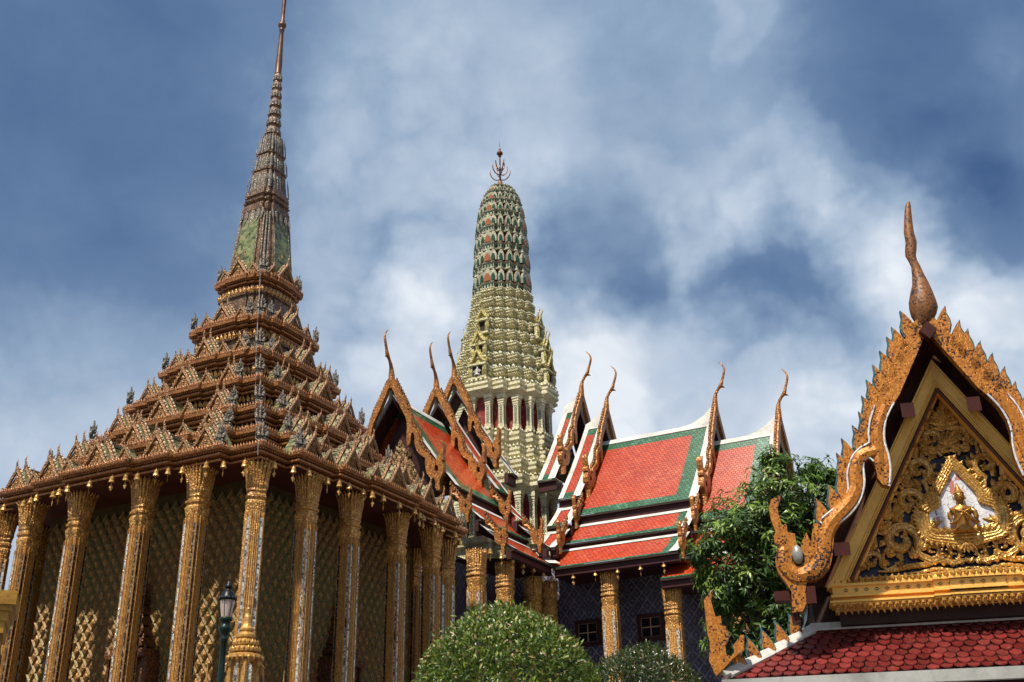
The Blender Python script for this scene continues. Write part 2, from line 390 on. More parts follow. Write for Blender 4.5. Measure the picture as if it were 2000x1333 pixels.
# ------------------------------------------------------------------ ground
def ground():
    def f(N, b):
        n1 = N.noise(N.co, .35, 6, .6); br = N.n('ShaderNodeTexBrick'); N.put(br.inputs['Vector'], N.co)
        br.inputs['Scale'].default_value = 1; br.inputs['Brick Width'].default_value = .8; br.inputs['Row Height'].default_value = .8
        br.inputs['Mortar Size'].default_value = .012; br.offset = 0
        br.inputs['Color1'].default_value = (.12, .11, .10, 1); br.inputs['Color2'].default_value = (.10, .09, .08, 1); br.inputs['Mortar'].default_value = (.04, .04, .035, 1)
        setb(N, b, N.mix(N.smooth(n1, .4, .8), br.outputs[0], (.075, .07, .06)), .8); bump(N, b, n1, .3, .01)
    m = mat('stone_paving', f)
    g = MB(); R = 900
    g.add([(-R, -R, -Z0), (R, -R, -Z0), (R, R, -Z0), (-R, R, -Z0)], [(0, 1, 2, 3)])
    tag(g.build('ground', m), kind='structure')
    t = MB(); P = [(-9.5, -9.5), (27.5, -18.5), (34, -18.5), (34, 16), (-9.5, 12)]
    P = [(-9.6, -9.6), (9, -9.6), (9, -19.5), (33, -19.5), (33, 14), (-9.6, 12)]
    loft(t, [[(x, y, z) for x, y in P] for z in (-Z0-.05, -11.2)])
    tag(t.build('terrace', m), kind='structure')
ground()

# ------------------------------------------------------------------ the square hall with the spire
A, B_, C_, D_ = 6.0, 5.54, 3.676, 1.39
mondop = thing('spired_temple', 'gilded temple ringed by gold columns, stepped brown eaves rising to a tall needle spire', 'temple', (0, 0, -11.2))

DARKSTRIP = mosaic('dark_reflection_strip', [(.012, .010, .012), (.02, .02, .03), (.015, .012, .012), (.30, .27, .22)], (.01, .01, .01), .05, .1, .25, .3, 2)  # mirror mosaic in near-black: a dark reflection painted into the strip colour
def column_meshes(h, hw, cap, dark=(), flare=1.0):
    fl = lambda m: 1.06+(m-1.06)*flare
    """square redented column: shaft, inlaid mirror strips, flaring lotus capital; top at z=0"""
    a, s, c = hw*.50, hw*.91, hw*1.0
    sh = MB(); st = MB(); cp = MB()
    q = [(c, a), (s, a), (s, s), (a, s), (a, c)]
    plan = []
    for k in range(4):
        co, si = round(cos(k*pi/2)), round(sin(k*pi/2)); plan += [(x*co-y*si, x*si+y*co) for x, y in q]
    R = lambda sc, z: [(x*sc, y*sc, z) for x, y in plan]
    zt = -cap
    loft(sh, [R(1.35, -h), R(1.35, -h+.5), R(1.15, -h+.6), R(1.15, -h+.9), R(1.0, -h+1.0), R(.97, zt-.55)])
    # vertical ribs on the four broad faces, with tiny studs
    for k in range(4):
        co, si = cos(k*pi/2), sin(k*pi/2)
        for t, w, o in ((-.88, .10, .016), (.88, .10, .016), (-.45, .17, .012), (.45, .17, .012), (0, .26, .02)):
            cx, cy = c+o*.5, t*a
            x0, y0 = cx*co-cy*si, cx*si+cy*co
            hx, hy = (o, w*a*.5*1.3) if k % 2 == 0 else (w*a*.5*1.3, o)
            box(sh, (x0, y0, (-h+1.0+zt-.5)/2), (hx, hy, (h-1.0+zt-.5)/2))
        # mirror strips on the floors of the corner notches
        for sg in (-1, 1):
            x, y = s+.004, sg*(a+s)/2
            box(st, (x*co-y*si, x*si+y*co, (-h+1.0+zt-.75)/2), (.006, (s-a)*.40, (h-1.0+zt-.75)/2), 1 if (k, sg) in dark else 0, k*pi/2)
            for e in (.06, .94):
                y = sg*(a+(s-a)*e); x = s+.006
                box(sh, (x*co-y*si, x*si+y*co, (-h+1.0+zt-.6)/2), (.012, (s-a)*.06, (h-1.0+zt-.6)/2), 0, k*pi/2)
    # collar of drooping leaves, neck rings, flaring petals
    for k in range(28):
        an = 2*pi*k/28; n = Vector((cos(an), sin(an), 0)); sq = 1/max(abs(cos(an)), abs(sin(an)))**.55*.93
        r0 = hw*1.03*sq
        blade(cp, n*r0*1.02 + Vector((0, 0, zt-.20)), n*r0*1.04 + Vector((0, 0, zt-.62)), .085*hw/.27, .03, n)
        blade(cp, n*r0*1.0 + Vector((0, 0, zt+.12)), n*(r0*fl(1.22)) + Vector((0, 0, zt*.50)), .10*hw/.27, .035, n, bulge=.02)
    for k in range(22):
        an = 2*pi*(k+.5)/22; n = Vector((cos(an), sin(an), 0)); sq = 1/max(abs(cos(an)), abs(sin(an)))**.55*.93
        r0 = hw*sq; jt = .035*((k*7) % 5-2)/2; w = hw/.27
        tube(cp, [n*r0*1.10+Vector((0, 0, zt*.80)), n*r0*fl(1.20)+Vector((0, 0, zt*.52)), n*r0*fl(1.34)+Vector((0, 0, zt*.27)), n*r0*fl(1.58)+Vector((0, 0, zt*.10)), n*r0*fl(1.92)+Vector((0, 0, jt+.01))], [.030*w, .050*w, .052*w, .038*w, .006], 5)
    ringp = [(1.0, zt-.62), (1.02, zt-.5), (1.16, zt-.30), (1.18, zt-.24), (1.05, zt-.20), (1.05, zt-.14), (1.2, zt-.11), (1.2, zt-.04), (1.06, zt), (1.06, zt+.06), (1.16, zt+.09), (1.14, zt+.15), (1.04, zt+.2), (1.10, zt*.6), (fl(1.20), zt*.3), (fl(1.30), zt*.05)]
    n = 24; sqr = lambda k: 1/max(abs(cos(2*pi*k/n)), abs(sin(2*pi*k/n)))**.6*.95
    rr = [[(hw*f*sqr(k)*cos(2*pi*k/n), hw*f*sqr(k)*sin(2*pi*k/n), z) for k in range(n)] for f, z in ringp]
    loft(cp, rr)
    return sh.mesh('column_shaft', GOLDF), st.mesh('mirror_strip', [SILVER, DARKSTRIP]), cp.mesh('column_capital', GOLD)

# face index: 0 +x, 1 +y, 2 -x, 3 -y of the column before it is turned; some notch strips have a dark reflection painted in
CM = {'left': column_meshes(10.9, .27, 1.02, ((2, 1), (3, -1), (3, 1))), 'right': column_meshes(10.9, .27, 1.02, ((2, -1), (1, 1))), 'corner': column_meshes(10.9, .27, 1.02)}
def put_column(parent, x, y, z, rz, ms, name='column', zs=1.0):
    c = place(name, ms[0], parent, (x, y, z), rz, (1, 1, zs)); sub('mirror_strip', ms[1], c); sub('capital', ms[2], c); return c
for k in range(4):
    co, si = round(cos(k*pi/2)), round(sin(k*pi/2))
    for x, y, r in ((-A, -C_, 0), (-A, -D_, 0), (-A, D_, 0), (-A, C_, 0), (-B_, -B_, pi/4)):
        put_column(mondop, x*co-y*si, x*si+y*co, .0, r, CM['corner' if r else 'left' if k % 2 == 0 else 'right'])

def lattice_wall(w, z0, z1, cw, ch):
    """wall cube faced with a raised diamond lattice and studs; returns (wall, lattice, studs)"""
    wl, la, stt = MB(), MB(), MB()
    box(wl, (0, 0, (z0+z1)/2), (w, w, (z1-z0)/2))
    for k in range(4):
        co, si = round(cos(k*pi/2)), round(sin(k*pi/2))
        P = lambda t, z, d: ((w+d)*co - t*si, (w+d)*si + t*co, z)
        nx = int(2*w/cw); nz = int((z1-z0)/ch)
        for i in range(nx):
            for j in range(nz):
                for ox in (0, .5):
                    cx = -w + (i+.5+ox)*cw; cz = z0 + (j+.5+ox)*ch
                    if abs(cx) > w-cw*.45 or cz > z1-ch*.4: continue
                    # frame: four bevelled bars round the lozenge
                    a, b = cw*.5, ch*.5
                    O = [(cx-a, cz), (cx, cz-b), (cx+a, cz), (cx, cz+b)]
                    I = [(cx+(x-cx)*.70, cz+(z-cz)*.70) for x, z in O]
                    base = len(la.v)
                    la.v += [P(x, z, .055) for x, z in O] + [P(x, z, .0) for x, z in I]
                    for q in range(4): la.f.append([base+q, base+(q+1) % 4, base+4+(q+1) % 4, base+4+q]); la.m.append(0)
                    S = [(cx+(x-cx)*.60, cz+(z-cz)*.60) for x, z in O]; T = [(cx+(x-cx)*.24, cz+(z-cz)*.24) for x, z in O]
                    base = len(stt.v)
                    stt.v += [P(x, z, .003) for x, z in S] + [P(x, z, .045) for x, z in T]
                    for q in range(4): stt.f.append([base+q, base+(q+1) % 4, base+4+(q+1) % 4, base+4+q]); stt.m.append(0)
                    stt.f.append([base+4, base+5, base+6, base+7]); stt.m.append(0)
    return wl, la, stt
def olive():
    def f(N, b):
        v = N.noise(N.co, .5, 4, .6); n2 = N.noise(N.co, 14, 3, .6)
        c = N.mix(N.smooth(v, .4, .62), (.22, .115, .032), (.17, .145, .042)); c = N.mix(N.smooth(n2, .45, .75), c, (.05, .035, .012))
        setb(N, b, c, .48, .25); bump(N, b, n2, .5, .02)
    return mat('olive_gilt_lattice', f)
LATT = olive()
STUD = carved('gilt_stud', (.30, .145, .032), (.50, .28, .065), (.05, .025, .01), 9, .5, .25)
wl, la, stt = lattice_wall(4.52, -11.2, .0, .39, .56)
wo = wl.build('wall', plain('dark_lattice_ground', (.10, .068, .024), .4, .2, .3), mondop)
for nm, q, m_ in (('lattice', la, LATT), ('stud', stt, STUD)):
    o = q.build(nm, m_, wo); o['kind'] = 'stuff'
# plinth and stair skirt below the columns
pl = MB(); PL_ = redent([(6.9, 4.6), (6.4, 6.4), (4.6, 6.9)])
loft(pl, [ring(PL_, s, z) for s, z in ((1.08, -11.2), (1.08, -10.95), (1.03, -10.9), (1.0, -10.86))])
pl.build('base_plinth', BRONZE, mondop)

# doorways with their own little spires
def doorway(face):
    mb = MB()
    def P(t, z, d): return (-4.52-d, t-.55, z) if face == 'x' else (t, -4.52-d, z)
    def slab(t0, t1, z0, z1, d0, d1):
        vs = [P(t, z, d) for d in (d0, d1) for t, z in ((t0, z0), (t1, z0), (t1, z1), (t0, z1))]
        mb.add(vs, [(0, 1, 2, 3), (4, 5, 6, 7), (0, 1, 5, 4), (1, 2, 6, 5), (2, 3, 7, 6), (3, 0, 4, 7)])
    for s in (-1, 1):
        for w, d, t in ((.16, .52, .62), (.12, .40, .46), (.10, .58, .78)):
            slab(s*t-w*.5, s*t+w*.5, -11.2, -5.3, .0, d)
    slab(-.42, .42, -11.2, -5.4, .0, .12)
    z, w = -5.3, .80
    k = 0
    while w > .12:
        slab(-w, w, z, z+.12, 0, .35+w*.45); slab(-w*.9, w*.9, z+.12, z+.26, 0, .3+w*.4)
        for s in np.linspace(-w, w, max(3, int(w*7))):
            a = Vector(P(s, z+.12, .35+w*.43)); b = Vector(P(s, z+.36, .35+w*.41)); blade(mb, a, b, .14, .04, Vector(P(0, 0, 1))-Vector(P(0, 0, 0)))
        z += .34; w *= .72; k += 1
    p0 = P(0, z-.05, .28)
    lathe(mb, [(.16, 0), (.17, .12), (.11, .2), (.13, .32), (.08, .42), (.09, .52), (.055, .6), (.06, .7), (.035, .8), (.02, 1.5), (.006, 2.0)], p0, 8)
    return mb
DOORM = carved('dark_gilt_door', (.10, .034, .012), (.24, .085, .025), (.02, .01, .006), 10, .45, .3)
for fc in 'xy': doorway(fc).build('doorway', DOORM, mondop)

# little gable with curling finials, facing +x, foot at the origin, about 1 wide
def little_gable(double=True, horn=.42, deep=1.0):
    mb = MB()      # materials: 0 frame, 1 gilt field, 2 tile, 3 pale ridge
    def one(x, s, w, h, hr):
        # pointed, wavy bargeboards
        for sg in (-1, 1):
            pts = [(0, h), (.16*w, h*.74), (.27*w, h*.50), (.38*w, h*.27), (.50*w, h*.10), (.60*w, h*.10), (.62*w, h*.24)]
            c = catmull([(p[0], p[1], 0) for p in pts], 3)
            wd = [.075*w*(1-.35*i/len(c)) for i in range(len(c))]
            tube(mb, [(x, sg*p.x, s+p.y) for p in c], wd, 5, 0, ax=(1, 0, 0), flat=.9)
            tube(mb, [(x-.05, sg*(p.x+.06*w), s+p.y+.05*w) for p in c[:-5]], .04*w, 4, 3, ax=(1, 0, 0))
            for k in range(1, 10, 2):
                p = c[k]; blade(mb, (x-.02, sg*(p.x+.03*w), s+p.y+.03), (x-.02, sg*(p.x+.10*w), s+p.y+.16*w), .07*w, .03, (1, 0, 0), 0)
        tube(mb, [(x, 0, s+h*.93), (x+.02, 0, s+h+.12*hr), (x+.10*hr, 0, s+h+.40*hr), (x+.16*hr, 0, s+h+.68*hr), (x+.08*hr, 0, s+h+1.0*hr)], [.075*w, .07*w, .04, .032, .008], 5, 0)
    one(0, 0, 1.0, .78, horn)
    mb.add([(-.05, -.42, .02), (-.05, .42, .02), (-.05, 0, .72)], [(0, 1, 2)], 1)
    for k in range(5):    # relief in the field
        y = (-.2, .2, 0, 0, 0)[k]; z = (.14, .14, .12, .3, .48)[k]
        blade(mb, (-.04, y, z-.08), (-.03, y*.7, z+.16), .15, .07, (1, 0, 0), 1)
    if double: one(-.34, .10, 1.02, .86, horn*1.15)
    d = -deep; zt = .92 if double else .74
    mb.add([(-.30, -.47, .12), (-.30, 0, zt), (-.30, .47, .12), (d, -.47, .12), (d, 0, zt-.04), (d, .47, .12), (d, -.47, -.1), (d, .47, -.1), (-.06, -.47, -.1), (-.06, .47, -.1), (-.06, -.45, .1), (-.06, .45, .1), (-.06, 0, .70)],
           [(0, 1, 4, 3), (1, 2, 5, 4), (6, 3, 0, 10, 8), (7, 5, 2, 11, 9), (10, 0, 1, 12), (11, 2, 1, 12)], 2)
    box(mb, ((d-.3)/2, 0, zt), ((-.3-d)/2, .045, .05), 3)
    return mb
GMATS = [BRONZE, carved('dull_gilt_field', (.22, .095, .025), (.44, .21, .055), (.05, .022, .01), 14, .5, .25), GREENT, carved('pale_weathered_ridge', (.26, .20, .13), (.48, .40, .28), (.10, .07, .04), 8, .6)]
G2 = little_gable(True).mesh('gable', GMATS); G1 = little_gable(False, .36, .7).mesh('small_gable', GMATS)

def naga():
    """corner finial: crested serpent heads fanning upward, facing +x"""
    mb = MB()
    box(mb, (-.02, 0, .10), (.15, .15, .12)); box(mb, (0, 0, .27), (.11, .12, .06))
    for sg, h, lean in ((-1, .80, .10), (1, .80, .10), (0, 1.08, .0)):
        p = catmull([(0, sg*.06, .28), (.09, sg*.13, .40), (.05, sg*(.14+lean*.3), .55), (.0, sg*(.12+lean*.2), h*.8), (.02, sg*(.11+lean*.4), h)], 3)
        n = len(p); tube(mb, p, [.085*(1-i/n)**.6+.012 for i in range(n)], 5)
    for z, w in ((.36, .26), (.5, .30), (.64, .24), (.76, .17)):
        for sg in (-1, 1): blade(mb, (.03, sg*w*.4, z), (.02, sg*(w*.78), z+.15), .09, .05, (1, 0, 0))
        blade(mb, (.09, 0, z-.05), (.17, 0, z+.10), .10, .05, (0, 1, 0))
        blade(mb, (-.05, 0, z-.02), (-.15, 0, z+.16), .09, .05, (0, 1, 0))
    return mb
NAGA_ME = naga().mesh('naga_finial', GREYST)

EAVES = [(6.15, .38), (4.95, 1.50), (4.05, 2.75), (3.26, 4.20), (2.48, 5.72), (1.86, 7.50), (1.29, 9.70)]
def eave_plan(b, i):
    k = b/6.15
    if i <= 1: t = [(7.02, 1.45), (6.82, 3.0), (6.6, 4.9), (6.15, 6.15)]
    elif i <= 4: t = [(7.0, 1.7), (6.75, 3.3), (6.5, 4.7), (6.15, 6.0)]
    else: t = [(6.9, 2.6), (6.55, 4.3), (6.1, 5.7)]
    t = t + [(y, x) for x, y in reversed(t)]
    t = [p for j, p in enumerate(t) if j == 0 or p != t[j-1]]
    return redent([(x*k, y*k) for x, y in t])
bells = []
for i, (b, zt) in enumerate(EAVES):
    plan = eave_plan(b, i); k = b/6.15; th = .40 if i == 0 else .46
    sc = lambda d: (b-d)/b
    mb = MB()
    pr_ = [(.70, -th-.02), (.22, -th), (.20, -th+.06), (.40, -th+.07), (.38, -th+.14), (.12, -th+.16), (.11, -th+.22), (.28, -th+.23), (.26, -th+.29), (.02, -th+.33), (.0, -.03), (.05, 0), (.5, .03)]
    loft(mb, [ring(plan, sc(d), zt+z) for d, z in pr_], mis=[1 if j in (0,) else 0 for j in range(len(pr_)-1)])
    for x, y, n, L in along(plan, sc(-.005), .115):       # antefix leaves along the top edge
        n3 = Vector((n.x, n.y, 0)); p = Vector((x, y, zt-.02)) - n3*.02
        blade(mb, p, p + Vector((0, 0, .15)) + n3*.02, .10, .03, n3)
    for x, y, n, L in along(plan, sc(.10), .10):           # dentils
        box(mb, (x, y, zt-th+.285), (.022, .022, .022))
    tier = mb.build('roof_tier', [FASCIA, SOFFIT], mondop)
    if i < 6:
        b2, z2 = EAVES[i+1]; plan2 = eave_plan(b2, i+1); th2 = .46
        bw = MB()
        s1 = sc(.32); s2 = (b2-.10)/b2
        zb = zt + min(.42, (z2-th2-zt)*.55)
        loft(bw, [ring(plan, s1, zt+.0), ring(plan, s1*.985, zt+.1)], caps=False, mi=0)
        # glazed green skirt up to the recessed body
        n1, n2_ = len(plan), len(plan2)
        in_ = (b2-min(.46, b2*.15))/b2
        loft(bw, [ring(plan2, (b-.34)/b2 if n1 != n2_ else sc(.34)*b/b2, zt+.06), ring(plan2, in_, zb)], caps=False, mi=2)
        loft(bw, [ring(plan2, in_*.985, zb-.1), ring(plan2, in_*.985, z2-th2-.34), ring(plan2, in_*1.04, z2-th2-.30), ring(plan2, in_*1.045, z2-th2-.24), ring(plan2, in_*1.0, z2-th2-.22), ring(plan2, in_*1.03, z2-th2+.02)], caps=False, mi=1)
        for x, y, n, L in along(plan2, in_*1.035, .20):
            n3 = Vector((n.x, n.y, 0)); p = Vector((x, y, z2-th2-.24))
            blade(bw, p, p + Vector((0, 0, .25)) + n3*.06, .17, .05, n3, 3)
        for x, y, n, L in along(plan2, in_*1.02, .26):
            n3 = Vector((n.x, n.y, 0)); p = Vector((x, y, zb-.02))
            blade(bw, p, p + Vector((0, 0, .24)), .12, .05, n3, 3)
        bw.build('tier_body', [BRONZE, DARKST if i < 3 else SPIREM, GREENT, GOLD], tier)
    # gables and corner finials
    lay = {0: [(0, 1.05, 2), (2.35, .98, 2), (4.15, .95, 2), (1.25, .6, 1), (3.3, .6, 1)], 1: [(0, 1.0, 2), (2.1, .55, 1), (3.0, .95, 2), (1.1, .55, 1)],
           2: [(0, .98, 2), (1.15, .6, 1), (2.3, .9, 2)], 3: [(0, .98, 2), (1.0, .62, 1), (1.9, .8, 2)], 4: [(0, .98, 2), (.85, .6, 1), (1.55, .7, 2)], 5: [(0, .95, 2), (.85, .66, 1)], 6: [(0, 1.08, 2), (.70, .66, 1)]}[i]
    for f in range(4):
        an = pi + f*pi/2; co, si = cos(an), sin(an)
        for t, s, kind in lay:
            for sg in ((1,) if t == 0 else (-1, 1)):
                if f == 1 or f == 0 or (f == 3 and t*sg >= 1.0 and False) or (f == 2 and t*sg < -1.0*k) or (f == 3 and t*sg > 1.0*k):
                    tt = t*sg; at_ = abs(tt)
                    q = [p for p in plan if p[0] > 0 and abs(p[1]) >= at_ and p[1]*1 > 0 and p[0] > p[1]*.9]
                    xo = max([p[0] for p in q] or [b])
                    r = xo - .10
                    place('gable' if kind == 2 else 'small_gable', G2 if kind == 2 else G1, tier, (r*co-tt*si, r*si+tt*co, zt+.02), an, (s*1.0, s*1.0, s*(.96 if i < 5 else .90)))
    tl = 4.9/6.15*b if i <= 1 else (4.7/6.15*b if i <= 4 else 5.7/6.15*b*.8)
    for (cx, cy) in ((-1, -1), (-1, 1), (1, -1)):
        an = atan2(cy, cx); r = b-.20
        place('naga_finial', NAGA_ME, tier, (cx*r, cy*r, zt), an, (.8, .8, .86 if i else .7))
        if i < 6 and cx*cy > 0:
            xo = (b*6.6/6.15 if i <= 1 else b*6.5/6.15)-.24
            for (px, py, a2) in ((cx*xo, cy*(tl-.2), pi if cx < 0 else 0), (cx*(tl-.2), cy*xo, -pi/2 if cy < 0 else pi/2)):
                place('naga_finial', NAGA_ME, tier, (px, py, zt), a2*.6+an*.4 if cx < 0 and a2 < 0 else (a2-2*pi)*.6+an*.4 if cx < 0 else a2, (.75, .75, .8))
    if i == 0:
        for x, y, n, L in along(plan, sc(.02), .86):
            if n.x < -.5 or n.y < -.5 or x < -6 or y < -6: bells.append((x, y, zt-th))

# spire
sp = MB(); SPL = redent([(1, .60), (.85, .85), (.60, 1)]); SPB = redent([(1, .52), (.93, .68), (.80, .80), (.68, .93), (.52, 1)])
prof = [(1.16, 9.72), (1.16, 9.9), (1.06, 9.95), (1.06, 10.75), (.93, 11.8), (.82, 12.75), (.77, 13.0)]
loft(sp, [ring(SPB, s, z) for s, z in prof])
low = sp.build('spire_base', SPIREM, mondop)
GTM = mosaic('bright_green_tile', [(.07, .10, .03), (.17, .20, .07), (.26, .25, .10), (.05, .08, .03)], (.05, .05, .025), .13, .14, .28, .15, 1.6)
for f in range(4):
    gp = MB()
    an = f*pi/2; co, si = cos(an), sin(an)
    pts = [(10.0, 1.06), (10.75, 1.06), (11.27, .995), (11.8, .93), (12.3, .873), (12.62, .835)]
    for (z0, w0), (z1, w1) in zip(pts, pts[1:]):
        vs = []
        for z, w in ((z0, w0), (z1, w1)):
            for t in (-.47*w, .47*w): vs.append(((w+.014)*co-t*si, (w+.014)*si+t*co, z))
        gp.add(vs, [(0, 1, 3, 2)])
    gp.build('glass_tile_panel', GTM, low)
ml = MB()
for f in range(4):
    an = f*pi/2; co, si = cos(an), sin(an); R3 = lambda r, t, z: Vector((r*co-t*si, r*si+t*co, z))
    for t, w in ((0, .30), (-.30, .22), (.30, .22), (-.53, .14), (.53, .14)):
        blade(ml, R3(.80, t, 13.05), R3(.90, t, 12.25 if t == 0 else 12.45), w, .05, R3(1, 0, .25), mid=.5)
    for t in (-.46, .46):
        blade(ml, R3(1.085, t*1.12, 10.1), R3(.87, t*.92, 12.6), .07, .05, R3(1, 0, .2), mid=.5)
    for d in (.60, .80): 
        pass
for an in [pi/4+k*pi/2 for k in range(4)]:
    n = Vector((cos(an), sin(an), 0))
    for off in (-.14, 0, .14):
        s = Vector((-n.y, n.x, 0))*off
        tube(ml, [tuple(n*(1.25-abs(off)*.3)+s+Vector((0, 0, 9.95))), tuple(n*(.98-abs(off)*.3)+s*.8+Vector((0, 0, 12.9)))], [.05, .035], 5)
ml.build('leaf_moulding', GREYST, low)
up = MB()
prof = [(.76, 12.98), (.80, 13.1), (.81, 13.35), (.72, 13.42), (.70, 13.52), (.79, 13.58), (.80, 13.66), (.68, 13.72), (.68, 13.80), (.76, 13.86), (.74, 14.08), (.66, 14.12),
        (.64, 14.35), (.56, 15.1), (.55, 15.12), (.60, 15.16), (.60, 15.24), (.52, 15.28), (.47, 16.0), (.46, 16.02), (.51, 16.06), (.51, 16.13), (.44, 16.17), (.36, 17.05), (.31, 17.1)]
loft(up, [ring(SPL, s, z) for s, z in prof])
for z0, z1, r0, r1, m in ((14.15, 15.12, .69, .60, 24), (15.26, 16.03, .58, .50, 24), (16.15, 17.1, .48, .40, 24)):
    for k in range(m):
        an = 2*pi*k/m; n = Vector((cos(an), sin(an), 0)); sq = 1/max(abs(cos(an)), abs(sin(an)))**.8*.94
        blade(up, n*r0*sq + Vector((0, 0, z0)), n*r1*sq*1.0 + Vector((0, 0, z1)), 2*pi*r0/m*1.0, .05, n, mid=.6, mi=1)
up.build('lotus_stage', [SPIREM, GREYST], mondop)
rg = MB(); z = 17.08; r = .335
pf = []
for k in range(7):
    h = .51*(1-.02*k); pf += [(r*.80, z), (r*.82, z+.08), (r*.98, z+.12), (r*1.02, z+.30), (r*.90, z+.42), (r*.74, z+.46)]
    for q in range(14):
        an = 2*pi*q/14; n = Vector((cos(an), sin(an), 0))
        blade(rg, n*r*.98+Vector((0, 0, z+.12)), n*r*.90+Vector((0, 0, z+.46)), 2*pi*r/14*.8, .035, n, mi=1)
    z += h; r *= .905
lathe(rg, pf, n=16); rg.build('spire_ring_stack', [SPIREM, GREYST], mondop, smooth=False)
nd = MB()
lathe(nd, [(.15, z-.05), (.165, z+.05), (.14, z+.1), (.15, z+.6), (.125, z+1.2), (.10, z+2.1), (.09, z+2.4), (.12, z+2.45), (.12, z+2.52), (.095, z+2.55), (.14, z+2.62), (.185, z+2.72), (.185, z+2.80), (.13, z+2.9), (.10, z+2.93), (.12, z+2.98), (.085, z+3.05), (.08, z+3.4), (.095, z+4.2), (.07, z+4.9), (.045, z+5.1), (.06, z+5.2), (.02, z+6.2), (.004, z+6.9)], n=12)
nd.build('needle', plain('dark_bronze', (.15, .075, .045), .45, .5, .35), mondop, smooth=True)
cb = MB(); pts = []
for i, (b, zt) in reversed(list(enumerate(EAVES))):
    pts += [(-b*.985-.03, -b*.985+.12, zt+.1), (-b-.05, -b+.12, zt-.05), (-b-.03, -b+.12, zt-.4)]
tube(cb, pts, .014, 5); cb.build('lightning_cable', plain('grey_cable', (.3, .3, .3), .5, .3), mondop)

# bells under the eaves
def bell_mesh():
    mb = MB(); lathe(mb, [(.008, 0), (.008, -.05), (.03, -.055), (.055, -.09), (.065, -.16), (.085, -.215), (.07, -.215)], n=10)
    tube(mb, [(0, 0, -.2), (0, 0, -.29)], .007, 4)
    mb.add([(0, 0, -.27), (.055, 0, -.36), (.0, .0, -.46), (-.055, 0, -.36), (0, .014, -.36), (0, -.014, -.36)], [(0, 1, 4), (1, 2, 4), (2, 3, 4), (3, 0, 4), (0, 1, 5), (1, 2, 5), (2, 3, 5), (3, 0, 5)])
    return mb.mesh('eave_bell', PGOLD)
BELL = bell_mesh()
def hang_bell(x, y, z, label, group, s=1.0):
    o = bpy.data.objects.new('eave_bell', BELL); COL.objects.link(o); o.location = (x, y, z+Z0); o.scale = (s,)*3
    o.rotation_euler = (0, 0, random.uniform(0, 3)); tag(o, label, 'bell', group)
for x, y, z in bells:
    hang_bell(x, y, z+.01, 'small gilt bell hanging from the lowest brown eave above the tall gold columns', 'bells under the spired temple eave', random.uniform(1.12, 1.3))

# ------------------------------------------------------------------ the cross-shaped hall with tiered roofs and the pale tower
CX = 20.7
prasat = thing('tower_temple', 'cross shaped temple with red and green tiled roofs, gold gables and a pale central tower', 'temple', (CX, 0, -11.2))

